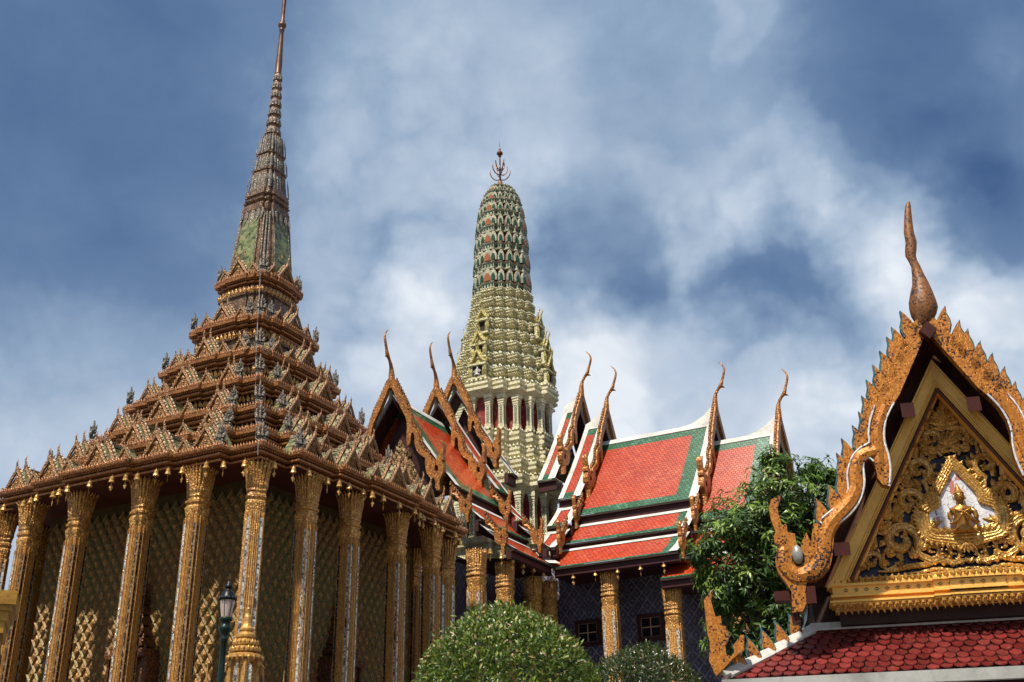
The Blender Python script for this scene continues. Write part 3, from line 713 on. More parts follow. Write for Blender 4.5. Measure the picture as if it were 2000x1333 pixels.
YCREAM = carved('warm_cream_stucco', (.66, .60, .38), (.82, .77, .55), (.30, .25, .12), 7, .6, 0, .4, .03, .45)
def build_tower():
    teeth = [(1, .23), (.87, .46), (.70, .70), (.46, .87), (.23, 1)]
    PL5 = redent(teeth); c = (CX, 0)
    K = 1/.99
    def tier(name, prof, deco=None, mats=None, parent=None, mis=None):
        mb = MB(); loft(mb, [ring(PL5, s*K, z, c) for s, z in prof], mis=mis)
        if deco: deco(mb)
        return mb.build(name, mats or [CREAM, CREAMP, CGREEN, CORANGE, TRED], parent)
    def petals(mb, s, z, h, w, t=.06, out=.0, mi=0, step=None, bulge=.03):
        for x, y, n, L in along(PL5, s*K, step or w*1.1, c):
            n3 = Vector((n.x, n.y, 0)); p = Vector((x, y, z))
            blade(mb, p, p + Vector((0, 0, h)) + n3*out, w, t, n3, mi, bulge=bulge)
    def arches(mb, s, z, h, big):
        """pointed niches: pale frame round a green or orange panel, one on each tooth and a larger one mid-face"""
        for f in range(4):
            a0 = f*pi/2
            spots = [(s*K*1.0, 0, 0, big*1.08, h, 3)]
            for j, (x, y) in enumerate(teeth):
                sg_an = pi/4+(j-2)*.30
                spots.append((x*s*K-.03, y*s*K-.03, sg_an, big*(.62 if j in (0, 4) else .54), h*.95, 2))
            for x, y, da, w, hh, mi in spots:
                an = a0+da; n = Vector((cos(an), sin(an), 0)); t = Vector((-sin(an), cos(an), 0))
                p = Vector((c[0]+x*cos(a0)-y*sin(a0), c[1]+x*sin(a0)+y*cos(a0), z))
                out = []
                for sc_, d, m in ((1, .10, 1), (.60, .13, mi), (.36, .15, mi)):
                    pts = [(-.5, 0), (-.5, .45), (-.40, .70), (-.22, .88), (0, 1.0), (.22, .88), (.40, .70), (.5, .45), (.5, 0)]
                    b = len(mb.v)
                    for dd in (-.05, d):
                        for q in pts: mb.v.append(tuple(p + t*(q[0]*w*sc_) + n*dd + Vector((0, 0, q[1]*hh*(sc_*.9+.1)))))
                    m_ = len(pts)
                    for i in range(m_-1): mb.f.append([b+i, b+i+1, b+m_+i+1, b+m_+i]); mb.m.append(m)
                    mb.f.append([b+m_+i for i in range(m_)]); mb.m.append(m)
    root = MB(); loft(root, [ring(PL5, s*K, z, c) for s, z in ((3.0, -2.0), (3.0, 3.1), (3.25, 3.2), (3.25, 3.5), (2.5, 3.52), (2.5, 5.0))])
    tw = root.build('tower', CREAM, prasat)
    # red lattice cores with ranks of slender pilasters
    redl = mosaic('red_lattice_mosaic', [(.22, .014, .014), (.30, .03, .025), (.15, .012, .012)], (.30, .26, .16), .085, .05, .4, .1, 3)
    def pil(z0, z1, s):
        co = MB(); loft(co, [ring(PL5, (s-.20)*K, z, c) for z in (z0-.02, z1+.02)]); co.build('red_core', redl, tw)
        pm = MB(); h = z1-z0
        for zz, hh, w in ((h*.5, h*.5, .145), (.06, .06, .20), (.2, .05, .175), (h-.08, .10, .215), (h-.28, .05, .19), (h-.42, .04, .175), (h-.54, .03, .16)):
            box(pm, (0, 0, zz), (w, w, hh))
        for k in range(8):
            zz = .30+k*(h-.95)/7
            for dx, dy in ((1, 0), (0, 1), (-1, 0), (0, -1)):
                n = Vector((dx, dy, 0)); p = Vector((0, 0, zz))+n*.146; t = Vector((-n.y, n.x, 0)); u = Vector((0, 0, 1)); r = .095
                ou = [p+u*r*1.1, p+t*r, p-u*r*1.1, p-t*r]; inn = [p+(v-p)*.55 for v in ou]
                pm.add([v+n*.004 for v in ou+inn], [(i, (i+1) % 4, 4+(i+1) % 4, 4+i) for i in range(4)], 1)
        pme = pm.mesh('pilaster', [YCREAM, CGREEN])
        for f in range(4):
            a0 = f*pi/2
            for x, y in teeth:
                px, py = x*s*K-.15, y*s*K-.15
                if f in (1, 2, 3): place('pilaster', pme, tw, (c[0]+px*cos(a0)-py*sin(a0), c[1]+px*sin(a0)+py*cos(a0), z0), a0)
    pil(3.5, 5.95, 2.74); pil(9.42, 11.32, 2.66)
    def cornice(z0, z1, s0, s1, s2, nm='cornice'):
        h = z1-z0
        pf = [(s0, z0), (s0+.08, z0+.05*h), (s0+.06, z0+.12*h), (s1-.1, z0+.3*h), (s1, z0+.34*h), (s1, z0+.5*h), (s1-.12, z0+.53*h), (s1-.10, z0+.6*h), (s1+.02, z0+.66*h), (s1+.02, z0+.82*h), (s2, z0+.86*h), (s2-.05, z1)]
        tier(nm, pf, lambda mb: (petals(mb, s1-.02, z0+.84*h, .22, .19, .05, .02, 0, .26),), parent=tw, mats=[YCREAM, YCREAM])
    cornice(5.95, 6.95, 2.72, 3.12, 2.9); cornice(6.92, 7.75, 2.6, 3.0, 2.62); cornice(7.72, 8.5, 2.5, 2.78, 2.55); cornice(8.47, 9.42, 2.45, 2.74, 2.6)
    cornice(11.30, 12.15, 2.62, 3.06, 2.72)
    # ranks of lotus buds on the waist
    zs = [(12.13, 2.66, 12.9, 2.58), (12.9, 2.60, 13.75, 2.46), (13.75, 2.44, 14.55, 2.20), (14.55, 2.20, 15.3, 2.05), (15.3, 2.06, 16.05, 1.94), (16.05, 1.98, 16.75, 1.82), (16.75, 1.85, 17.5, 1.74), (17.5, 1.76, 18.2, 1.70)]
    for z0, s0, z1, s1 in zs:
        h = z1-z0
        pf = [(s0-.26, z0), (s0-.26, z0+.42*h), (s0-.06, z0+.50*h), (s0+.02, z0+.55*h), (s0+.02, z0+.68*h), (s0-.08, z0+.71*h), (s0-.06, z0+.78*h), (s0+.07, z0+.84*h), (s0+.07, z0+.94*h), (s1-.02, z1)]
        def deco(mb, s0=s0, z0=z0, h=h):
            petals(mb, s0-.13, z0+.02*h, h*.47, .25, .15, .0, 1, .33, .06)
            petals(mb, s0+.03, z0+.58*h, h*.12, .13, .05)
            petals(mb, s0+.05, z0+.95*h, .15, .12, .04)
        tier('bud_tier', pf, deco, parent=tw)
    # gabled niches stepping up the middle of each face
    YEL = carved('yellow_stucco', (.42, .34, .09), (.62, .53, .20), (.14, .11, .03), 9, .55, .1, .8, .03)
    for z, s, w in ((12.35, 2.75, .95), (13.6, 2.62, .86), (15.25, 2.22, .70)):
        for f in range(4):
            nb = MB(); hb = MB(); gb = MB()
            an = f*pi/2; n = Vector((cos(an), sin(an), 0)); t = Vector((-n.y, n.x, 0)); p = Vector((CX, 0, z)) + n*(s*K)
            for sg in (-1, 1):
                q = p + t*sg*w*.42 + n*.10; box(nb, (q.x, q.y, z+.32), (.09, .09, .36), 0, an)
                blade(gb, q+n*.1+Vector((0, 0, .05)), q+n*.14+t*sg*.12+Vector((0, 0, .75)), .26, .12, n, 0)
            q = p + n*.04; box(hb, (q.x, q.y, z+.32), (.06, w*.36, .34), 0, an)
            q = p + n*.08; box(nb, (q.x, q.y, z+.74), (.20, w*.60, .06), 0, an); box(nb, (q.x, q.y, z-.06), (.2, w*.6, .06), 0, an)
            for k, (sc_, zz, o) in enumerate(((1.0, .80, .22), (.85, .98, .05))):
                for sg in (-1, 1):
                    pts = [(0, .80), (.14, .55), (.26, .32), (.42, .12), (.58, .04), (.66, .22)]
                    cc = catmull([p+n*o+t*sg*(a*w*sc_)+Vector((0, 0, zz+b*w*sc_)) for a, b in pts], 3)
                    tube(gb, cc, [.075*w+.01]*(len(cc)-1)+[.01], 5)
                    for j in range(2, 13, 3): blade(gb, cc[j], cc[j]+t*sg*.08+Vector((0, 0, .2*w)), .12*w, .05, n)
                tube(gb, [p+n*o+Vector((0, 0, zz+.7*w)), p+n*(o+.05)+Vector((0, 0, zz+1.0*w)), p+n*(o+.16)+Vector((0, 0, zz+1.25*w)), p+n*(o+.10)+Vector((0, 0, zz+1.5*w))], [.07, .05, .035, .008], 5)
            q = p+n*.1; gb.add([q-t*.35*w+Vector((0, 0, .8)), q+t*.35*w+Vector((0, 0, .8)), q+Vector((0, 0, .8+.62*w)), ], [(0, 1, 2)], 0)
            nb.merge(hb, None, 1); nb.merge(gb, None, 2); nb.build('niche', [CREAM, DARKST, YEL], tw)
    # seated stone figure in the lowest niche facing the court
    fg = MB(); b0 = Vector((CX-2.75*K-.16, 0, 12.42))
    lathe(fg, [(.20, 0), (.22, .06), (.14, .12), (.13, .22), (.15, .32), (.10, .40), (.05, .44), (.075, .48), (.08, .54), (.055, .60), (.03, .66), (.008, .76)], b0, 10)
    for sg in (-1, 1): tube(fg, [b0+Vector((0, sg*.13, .36)), b0+Vector((-.06, sg*.20, .24)), b0+Vector((-.14, sg*.08, .16))], .035, 5)
    fg.build('niche_figure', carved('pale_figure', (.45, .45, .42), (.7, .7, .66), (.2, .2, .2), 18), tw, smooth=True)
    # the tapering head: eight ranks of arches between bands
    zz = [18.2, 19.55, 20.85, 22.1, 23.25, 24.2, 25.0, 25.6, 26.0]
    ss = [1.70, 1.655, 1.62, 1.55, 1.45, 1.30, 1.06, .76, .40]
    for i in range(8):
        z0, z1, s0, s1 = zz[i], zz[i+1], ss[i], ss[i+1]; h = z1-z0
        pf = [(s0+.02, z0), (s0+.03, z0+.06*h), (s0-.03, z0+.09*h), (s0-.03, z0+.30*h), (s0+.03, z0+.33*h), (s0+.02, z0+.40*h), (s0-.17, z0+.42*h), (s1-.17, z1)]
        def deco(mb, s0=s0, s1=s1, z0=z0, h=h, i=i):
            arches(mb, (s0+s1)/2-.05, z0+.40*h, h*.60, (s0+s1)/2*.40)
            for x, y, n, L in along(PL5, (s0-.025)*K, .20, c, .1):     # green chips in the pale band
                box(mb, (x, y, z0+.20*h), (.012, .05, .07*h), 2, atan2(n.y, n.x))
            petals(mb, s0, z0+.34*h, .08, .12, .03)
        tier('arch_tier', pf, deco, [ARCHST, ARCHST, CGREEN, CORANGE, plain('dark_red_inlay', (.16, .03, .02), .5)], tw, mis=[1, 1, 1, 0, 0, 4, 4])
    fn = MB()
    lathe(fn, [(.40, 25.95), (.30, 26.1), (.16, 26.3), (.07, 26.5), (.055, 27.0), (.05, 28.0), (.045, 28.2), (.09, 28.24), (.10, 28.3), (.06, 28.36), (.19, 28.42), (.20, 28.5), (.12, 28.62), (.05, 28.72), (.06, 28.8), (.025, 28.95), (.005, 29.4)], (CX, 0, 0), 10)
    for z, r in ((26.55, .62), (26.95, .50), (27.3, .36)):
        for k in range(4):
            an = k*pi/2+pi/5+z; n = Vector((cos(an), sin(an), 0)); o = Vector((CX, 0, z))
            tube(fn, catmull([o, o+n*r*.45+Vector((0, 0, -.02)), o+n*r*.85+Vector((0, 0, .22)), o+n*r*1.0+Vector((0, 0, .55)), o+n*r*.9+Vector((0, 0, .72))], 3), [.035]*9+[.03, .02, .012, .006], 5)
    fn.build('trident_finial', plain('rusty_bronze', (.20, .075, .035), .45, .5, .4), tw)
build_tower()

# outline of the bargeboard pieces, half gable: u outwards from the axis, v down from the apex (apex at 0,0)
HOOK = [(-0.78, 5.38), (-0.59, 5.32), (-0.7, 5.15), (-0.77, 4.96), (-0.79, 4.77), (-0.77, 4.6), (-0.77, 4.44), (-0.79, 4.32), (-0.82, 4.18), (-0.9, 4.21), (-0.95, 4.3), (-0.95, 4.41), (-0.97, 4.53), (-1.02, 4.59), (-1.08, 4.56), (-1.11, 4.47), (-1.12, 4.28), (-1.16, 4.13), (-1.24, 3.98), (-1.36, 3.85), (-1.52, 3.74), (-1.62, 3.69), (-1.75, 3.77), (-1.65, 3.87), (-1.54, 3.94), (-1.41, 4.04), (-1.34, 4.18), (-1.33, 4.37), (-1.28, 4.52), (-1.21, 4.64), (-1.11, 4.73), (-0.99, 4.79), (-0.98, 4.91), (-0.93, 5.11), (-0.84, 5.3)]
NAGA = [(-1.75, 3.77), (-1.62, 3.69), (-1.61, 3.55), (-1.65, 3.34), (-1.7, 3.19), (-1.8, 3.09), (-1.9, 3.03), (-2.01, 3.02), (-2.05, 2.89), (-2.05, 2.74), (-2.11, 2.64), (-2.24, 2.63), (-2.23, 2.75), (-2.22, 2.9), (-2.28, 3.02), (-2.36, 3.15), (-2.38, 3.3), (-2.34, 3.45), (-2.29, 3.51), (-2.36, 3.54), (-2.36, 3.63), (-2.33, 3.68), (-2.37, 3.85), (-2.38, 4.01), (-2.34, 4.12), (-2.21, 4.18), (-2.27, 4.03), (-2.27, 3.94), (-2.24, 3.75), (-2.18, 3.79), (-2.18, 3.67), (-2.09, 3.64), (-2.09, 3.52), (-2.06, 3.43), (-2.16, 3.36), (-2.17, 3.25), (-2.1, 3.2), (-2.01, 3.26), (-2.0, 3.35), (-2.04, 3.43), (-2.02, 3.52), (-1.94, 3.65), (-1.92, 3.57), (-1.9, 3.51), (-1.87, 3.64), (-1.84, 3.75)]
BEAM = [(0, 6.56), (-.13, 6.51), (-.66, 5.67), (-.80, 5.40), (-.60, 5.31), (-.5, 5.44), (-.07, 6.21), (0, 6.33)]
TEETH_EDGE = [(-.16, 6.46), (-.66, 5.66), (-.85, 5.30), (-.98, 4.92), (-1.10, 4.74), (-1.30, 4.52), (-1.36, 4.2), (-1.55, 3.95), (-1.76, 3.77)]
def leaf_poly(p, h, w, lean):
    return [(p[0]+a*w+lean*b*h, p[1]+b*h) for a, b in ((-.5, -.18), (-.62, .12), (-.55, .38), (-.34, .68), (-.30, 1.0), (-.05, .80), (.22, .52), (.42, .22), (.5, -.05), (.2, -.25))]

def wing(nm, sections, xf, su, lo_end, valley):
    """one arm of the cross; xf(s, u, z): s outwards along the ridge, u sideways (viewer's side positive)"""
    for (s0, s1, dz, tiers, ku) in sections:
        # profile per tier: (u, z) from top to bottom
        prof = {'main': [(.05, 8.42), (.75, 7.48), (1.6, 6.38), (2.8, 4.92), (4.05, 3.52)], 't2': [(4.12, 3.02), (4.8, 2.40), (5.5, 1.85)], 't3': [(5.45, 1.58), (6.3, .93), (7.3, .37)]}
        SL = {(sd, tn): (MB(), MB(), [], MB(), MB()) for sd in (1, -1) for tn in tiers}
        for tname in tiers:
            pf = [(u*su*ku, z+dz) for u, z in prof[tname]]
            L = [0]
            for i in range(1, len(pf)): L.append(L[-1]+math.hypot(pf[i][0]-pf[i-1][0], pf[i][1]-pf[i-1][1]))
            tot = L[-1]
            def at(d):
                for i in range(1, len(L)):
                    if d <= L[i]+1e-6:
                        t = (d-L[i-1])/(L[i]-L[i-1]); return (pf[i-1][0]+(pf[i][0]-pf[i-1][0])*t, pf[i-1][1]+(pf[i][1]-pf[i-1][1])*t)
                return pf[-1]
            gt, gb_, gs = (.78, .52, .74) if tname == 'main' else (0, .30 if tname == 't2' else .22, .42)
            wt = .30 if tname == 'main' else .24
            rows = sorted(set([0, wt] + ([gt] if gt else []) + [tot-gb_, tot] + L[1:-1] + [tot*k/6 for k in range(1, 6)]))
            for side in (1, -1):
                rt, tr, uvs, wd, tr2 = SL[side, tname]
                for i in range(len(rows)-1):
                    da, db = rows[i], rows[i+1]
                    if db-da < 1e-4: continue
                    (ua, za), (ub, zb) = at(da), at(db)
                    mid = (da+db)/2
                    sa, sb = max(s0, valley*ua/su if tname != 'main' else 0), max(s0, valley*ub/su if tname != 'main' else 0)
                    e1 = s1-.40 if s1-s0 > 2.5 else s1-.24; e2 = e1-(gs if s1-s0 > 2.5 else .26)
                    if mid < wt: cols_ = [(sa, sb, e1, e1, 2)]
                    elif mid < gt or mid > tot-gb_: cols_ = [(sa, sb, e1, e1, 1)]
                    else: cols_ = [(sa, sb, e2, e2, 0), (e2, e2, e1, e1, 1)]
                    for a0, a1, b0, b1, mi in cols_:
                        if b0-a0 < .02: continue
                        h = .035 if mi == 2 else 0
                        b = len(rt.v)
                        rt.v += [tuple(xf(a0, side*ua, za+h)), tuple(xf(b0, side*ua, za+h)), tuple(xf(b1, side*ub, zb+h)), tuple(xf(a1, side*ub, zb+h))]
                        rt.f.append([b, b+1, b+2, b+3]); rt.m.append(mi); uvs.append([(a0, da), (b0, da), (b1, db), (a1, db)])
                # white verge along the outer end, raised
                (ua, za), (ub, zb) = at(0), at(tot)
                nrm = 8; ring_ = []
                pts = [at(tot*k/nrm) for k in range(nrm+1)]
                for k in range(nrm):
                    (u0, z0_), (u1, z1_) = pts[k], pts[k+1]
                    tr.add([xf(s1-.42, side*u0, z0_+.05), xf(s1-.02, side*u0, z0_+.05), xf(s1-.02, side*u1, z1_+.05), xf(s1-.42, side*u1, z1_+.05), xf(s1-.42, side*u0, z0_-.05), xf(s1-.42, side*u1, z1_-.05)], [(0, 1, 2, 3), (0, 3, 5, 4)])
                if s1-s0 < 2.5:     # and along the inner end of the short upper roofs
                    for k in range(nrm):
                        (u0, z0_), (u1, z1_) = pts[k], pts[k+1]
                        tr2.add([xf(s0, side*u0, z0_+.05), xf(s0+.26, side*u0, z0_+.05), xf(s0+.26, side*u1, z1_+.05), xf(s0, side*u1, z1_+.05), xf(s0, side*u0, z0_-.25), xf(s0, side*u1, z1_-.25)], [(0, 1, 2, 3), (0, 3, 5, 4)])
                # white strip and dark timber under the lower edge, fascia board
                sb = max(s0, valley*ub/su if tname != 'main' else 0)
                drop = .52 if tname != 't3' else .42
                for (z_a, z_b, o, mi) in ((-.02, -.10, .02, 1), (-.10, -drop, -.10, 0)):
                    wd.add([xf(sb, side*(ub+o), zb+z_a), xf(s1, side*(ub+o), zb+z_a), xf(s1, side*(ub+o), zb+z_b), xf(sb, side*(ub+o), zb+z_b), xf(sb, side*(ub-.3), zb+z_a-.02), xf(s1, side*(ub-.3), zb+z_a-.02), xf(s1, side*(ub-.3), zb+z_b), xf(sb, side*(ub-.3), zb+z_b)],
                           [(0, 1, 2, 3), (4, 5, 1, 0), (3, 2, 6, 7), (1, 5, 6, 2), (0, 3, 7, 4)], mi)
                if tname == 't3':    # soffit and the dark eave beam behind it
                    wd.add([xf(sb, side*(ub-.05), zb-.38), xf(s1, side*(ub-.05), zb-.38), xf(s1, side*(ub-3.4*su), zb-.12), xf(max(s0, valley*(ub-3.4)/su), side*(ub-3.4*su), zb-.12)], [(0, 1, 2, 3)], 0)
            if tname == 'main':   # ridge cap sweeping up to the finial
                n = 10
                for k in range(n):
                    a, b = s0+(s1-s0)*k/n, s0+(s1-s0)*(k+1)/n
                    lift = lambda s: .95*max(0, 1-(s1-s)/1.9)**2.2
                    for side in (1, -1):
                        SL[side, 'main'][1].add([xf(a, 0, 8.50+dz+lift(a)), xf(b, 0, 8.50+dz+lift(b)), xf(b, side*.17, 8.27+dz), xf(a, side*.17, 8.27+dz)], [(0, 1, 2, 3)])
        for rt, tr, uvs, wd, tr2 in SL.values():
            me = rt.mesh('roof', [TRED, TGREEN, WHITE], tuple(Vector((0, 0, -Z0))+ORIG[prasat.name]), fix=False)
            ul = me.uv_layers.new(name='UVMap'); ul.data.foreach_set('uv', [c for q in uvs for p in q for c in p])
            ro = sub('roof', me, prasat); tr.build('white_trim', WHITE, ro)
            if tr2.v: tr2.build('inner_verge', WHITE, ro)
            wd.build('timber_eave', [MAROON, DARKST], ro)
        gable(xf, s1, dz, su, ku, tiers, prasat)

def gable(xf, s1, dz, su, ku, tiers, parent):
    apex = 8.98+dz
    hu = 3.05/2.1*su*ku*(1.0); hv = 5.05/3.35*(1.0 if ku > .95 else ku*1.02)
    g = lambda u, v, d: xf(s1+d, -u*hu, apex+(v-6.35)*hv)
    go = None
    for sg in (1, -1):
        bb = MB(); lf = MB()
        gg = lambda u, v, d: xf(s1+d, -u*hu*sg, apex+(v-6.35)*hv)
        for poly, d1 in ((BEAM, .13), (HOOK, .13), (NAGA, .17)): prism(bb, poly, gg, -.10, d1)
        edge = catmull([(a, b, 0) for a, b in TEETH_EDGE], 8); acc = 0; nxt = .05
        for i in range(1, len(edge)):
            acc += (edge[i]-edge[i-1]).length
            if acc >= nxt:
                nxt += .105; prism(lf, leaf_poly(edge[i], .125, .085, -.12), gg, -.05, .05)
        # underside of the overhang
        pts = [(0, 5.86), (-.55, 5.16), (-.82, 4.78), (-1.15, 4.03), (-1.55, 3.58)]
        for k in range(4):
            bb.add([gg(*pts[k], -.1), gg(*pts[k+1], -.1), gg(*pts[k+1], -.95), gg(*pts[k], -.95)], [(0, 1, 2, 3)], 1)
        g_ = bb.build('bargeboard', [BARGEFAR, MAROON], parent); lf.build('leaf_crest', MATS.get('brown_crest') or carved('brown_crest', (.20, .075, .016), (.36, .15, .03), (.04, .02, .01), 9), g_)
        go = go or g_
    # horn at the apex
    ch = MB()
    P = [(-.02, -.25), (.02, .12), (.04, .45), (.10, .85), (.26, 1.15), (.44, 1.36), (.53, 1.62), (.66, 2.0), (.69, 2.25), (.60, 2.48), (.42, 2.66)]
    c = catmull([xf(s1+a, 0, apex+b) for a, b in P], 4)
    R = [.14, .17, .15, .095, .07, .10, .07, .062, .05, .034, .010]; rr = []
    for i in range(len(R)-1): rr += [R[i]+(R[i+1]-R[i])*k/4 for k in range(4)]
    tube(ch, c, rr+[R[-1]], 7)
    bk = xf(s1+.56, 0, apex+1.30); ch.add([xf(s1+.44, .05, apex+1.42), xf(s1+.44, -.05, apex+1.42), xf(s1+.42, 0, apex+1.22), xf(s1+.66, 0, apex+1.18)], [(0, 1, 3), (1, 2, 3), (2, 0, 3), (0, 2, 1)])
    ch.build('chofa_horn', BARGEFAR, go, smooth=True)
    # pediment set back under the overhang
    pd = MB(); zb = apex-5.2*hv/1.5
    wv = 2.35*su*ku
    prism(pd, [(0, apex-1.2), (-wv, zb), (wv, zb)], lambda a, b, d: xf(s1-.95+d, a, b), -.05, .0, 1)
    prism(pd, [(0, apex-2.5), (-wv*.70, zb+.05), (wv*.70, zb+.05)], lambda a, b, d: xf(s1-.95+d, a, b), .0, .06, 0)
    random.seed(int(s1*10))
    for k in range(46):
        f = random.random()**.7; t = random.uniform(-1, 1)*f*wv*.62; z = apex-2.65-f*(apex-2.65-zb-.3)
        a = random.uniform(-1, 1); blade(pd, xf(s1-.90, t, z), xf(s1-.84, t+a*.22, z+.34), .20, .08, Vector(xf(1, 0, 0))-Vector(xf(0, 0, 0)), 2)
    pd.build('pediment', [DARKST if False else BRONZE, MAROON, GREYGOLD], go)
    # serpent heads ending the lower roofs
    k0 = {'t2': (4.75, 2.10), 't3': (6.75, .50)}
    for tn in tiers:
        if tn == 'main': continue
        u0, z0 = k0[tn]; u0 *= su*ku; z0 += dz; k = .84
        for sg in (1, -1):
            nb = MB(); nl = MB()
            gg = lambda u, v, d: xf(s1+d, sg*(u0+(-u-2.1)*k*.95), z0+(v-2.95)*k*1.25)
            prism(nb, NAGA, gg, -.07, .09)
            du = 1.0*su*ku
            cc = catmull([(-1.15, 4.15+.1, 0), (-1.22, 3.95, 0), (-1.42, 3.86, 0), (-1.55, 3.72, 0), (-1.66, 3.72, 0)], 3)
            tube(nb, [gg(p.x, p.y, 0) for p in cc], .10, 5)
            for j in range(6):
                p = (-1.72+.13*j, 3.72+.13*j*1.0); prism(nl, leaf_poly(p, .14, .10, -.1), gg, -.07, .07)
            nl.merge(MB()); no = nb.build('naga_finial', BARGEFAR, parent); nl.build('leaf_crest', MATS['brown_crest'], no)
GREYGOLD = carved('grey_gilt_relief', (.22, .13, .05), (.45, .32, .14), (.06, .035, .02), 12, .42, .4)
xR = lambda s, u, z: (CX-u, -s, z)
xL = lambda s, u, z: (CX-s, -u, z)
ALL = ('main', 't2', 't3')
wing('south', [(5.7, 12.07, 0.0, ALL, 1.0), (4.95, 6.15, 1.03, ALL, .93), (3.75, 4.74, 2.2, ('main',), .88)], xR, 1.0, 12, .86)
wing('south_porch', [(11.2, 15.2, -1.06, ALL, 1.0)], xR, 1.0, 15, 0)
wing('west', [(6.6, 11.1, 0.08, ALL, 1.0), (5.7, 7.1, 1.0, ALL, .95), (4.5, 5.35, 2.3, ('main',), .90)], xL, .86, 11, 1.0)

# white valley gutter where the two lowest roofs meet
vg = MB()
prev = None
for u, z in [(7.36, .42), (6.9, .66), (6.3, .97), (5.9, 1.28), (5.45, 1.63)]:
    c = Vector((CX-u, -u*.86, z)); 
    if prev is not None:
        for h in (0,):
            vg.add([prev+Vector((.10, .12, .06)), c+Vector((.10, .12, .06)), c+Vector((-.26, .12, .13)), prev+Vector((-.26, .12, .13))], [(0, 1, 2, 3)])
            vg.add([prev+Vector((-.26, .12, .13)), c+Vector((-.26, .12, .13)), c+Vector((.12, -.26, .13)), prev+Vector((.12, -.26, .13))], [(0, 1, 2, 3)])
    prev = c
vg.build('valley_gutter', WHITE, prasat)

# walls and windows
def prasat_wall():
    def f(N, b):
        u = N.n('ShaderNodeSeparateXYZ'); N.put(u.inputs[0], N.co)
        h = N.math('ADD', u.outputs[0], u.outputs[1])
        a = N.math('MULTIPLY', N.math('ADD', h, N.math('MULTIPLY', u.outputs[2], .8)), 2.1); c = N.math('MULTIPLY', N.math('SUBTRACT', h, N.math('MULTIPLY', u.outputs[2], .8)), 2.1)
        da = N.math('ABSOLUTE', N.math('SUBTRACT', N.math('FRACT', a), .5)); dc = N.math('ABSOLUTE', N.math('SUBTRACT', N.math('FRACT', c), .5))
        mx = N.math('MAXIMUM', da, dc); line = N.smooth(mx, .40, .48); dot = N.smooth(N.math('MAXIMUM', da, dc), .20, .08)
        nz = N.noise(N.co, 3, 5, .6); n2 = N.noise(N.co, 22, 3, .6)
        col = N.mix(line, (.052, .048, .105), (.30, .25, .27)); col = N.mix(dot, col, (.20, .16, .20)); col = N.mix(N.smooth(nz, .42, .7), col, (.05, .045, .07)); col = N.mix(N.math('MULTIPLY', N.smooth(n2, .5, .7), .6), col, (.32, .30, .34))
        setb(N, b, col, .35, .1); bump(N, b, N.math('ADD', line, n2), .5, .02)
    m = mat('violet_flower_tile', f)
    w = MB()
    box(w, (CX, -6.2, -5.7), (4.2, 8.4, 6.7)); box(w, (CX-4.9, 0, -5.7), (6.2, 2.5, 6.68))
    wo = w.build('wall', m, prasat)
    for y0, z0 in ((-6.45, -2.02), (-9.5, -2.06)):
        x = CX-4.2; fr = MB(); gl = MB(); hw, hh = .50, .46
        for (dy, dz_, a, b, o) in ((0, hh+.04, hw+.13, .09, .10), (0, -hh-.04, hw+.13, .09, .10), (hw+.04, 0, .09, hh+.02, .09), (-hw-.04, 0, .09, hh+.02, .09)):
            box(fr, (x-.03, y0+dy, z0+dz_), (o, a, b), 0)
        for (dy, dz_, a, b) in ((0, hh-.03, hw-.05, .030), (0, -hh+.03, hw-.05, .030), (hw-.03, 0, .030, hh), (-hw+.03, 0, .030, hh), (0, 0, .02, hh-.05), (0, 0.0, hw-.05, .021)):
            box(fr, (x-.09, y0+dy, z0+dz_), (.025 if a != .02 else .021, a, b), 1)
        box(gl, (x-.03, y0, z0), (.03, hw, hh))
        wn = fr.build('window', [MAROON, plain('tan_window_bar', (.52, .32, .19), .5)], wo)
        gl.build('pane', plain('dark_glass', (.012, .012, .016), .08, 0, .1, 2), wn)
prasat_wall()
CP = column_meshes(9.3, .31, .95, (), .32)
for (x, y, z) in ((14.1, -8.6, .05), (14.1, -14.2, -1.0), (14.1, -11.42, -1.02), (7.9, -5.5, .12), (10.3, -5.5, .12), (12.95, -5.45, -.02), (14.2, -5.6, .0)):
    put_column(prasat, x, y, z, 0, CP, zs=1.0)
for k in range(9):
    y = -5.2-1.05*k
    if y > -11.2: hang_bell(CX-7.15, y-.9, .10, 'gilt bell hanging under the red tiled eave, right of the inner roof corner', 'bells under the right roof eave', 1.25)
for k in range(8):
    x = 12.7-.95*k
    if x > 7.8: hang_bell(x, -6.1, .17, 'gilt bell hanging under the red tiled eave, left of the inner roof corner', 'bells under the left roof eave', 1.25)

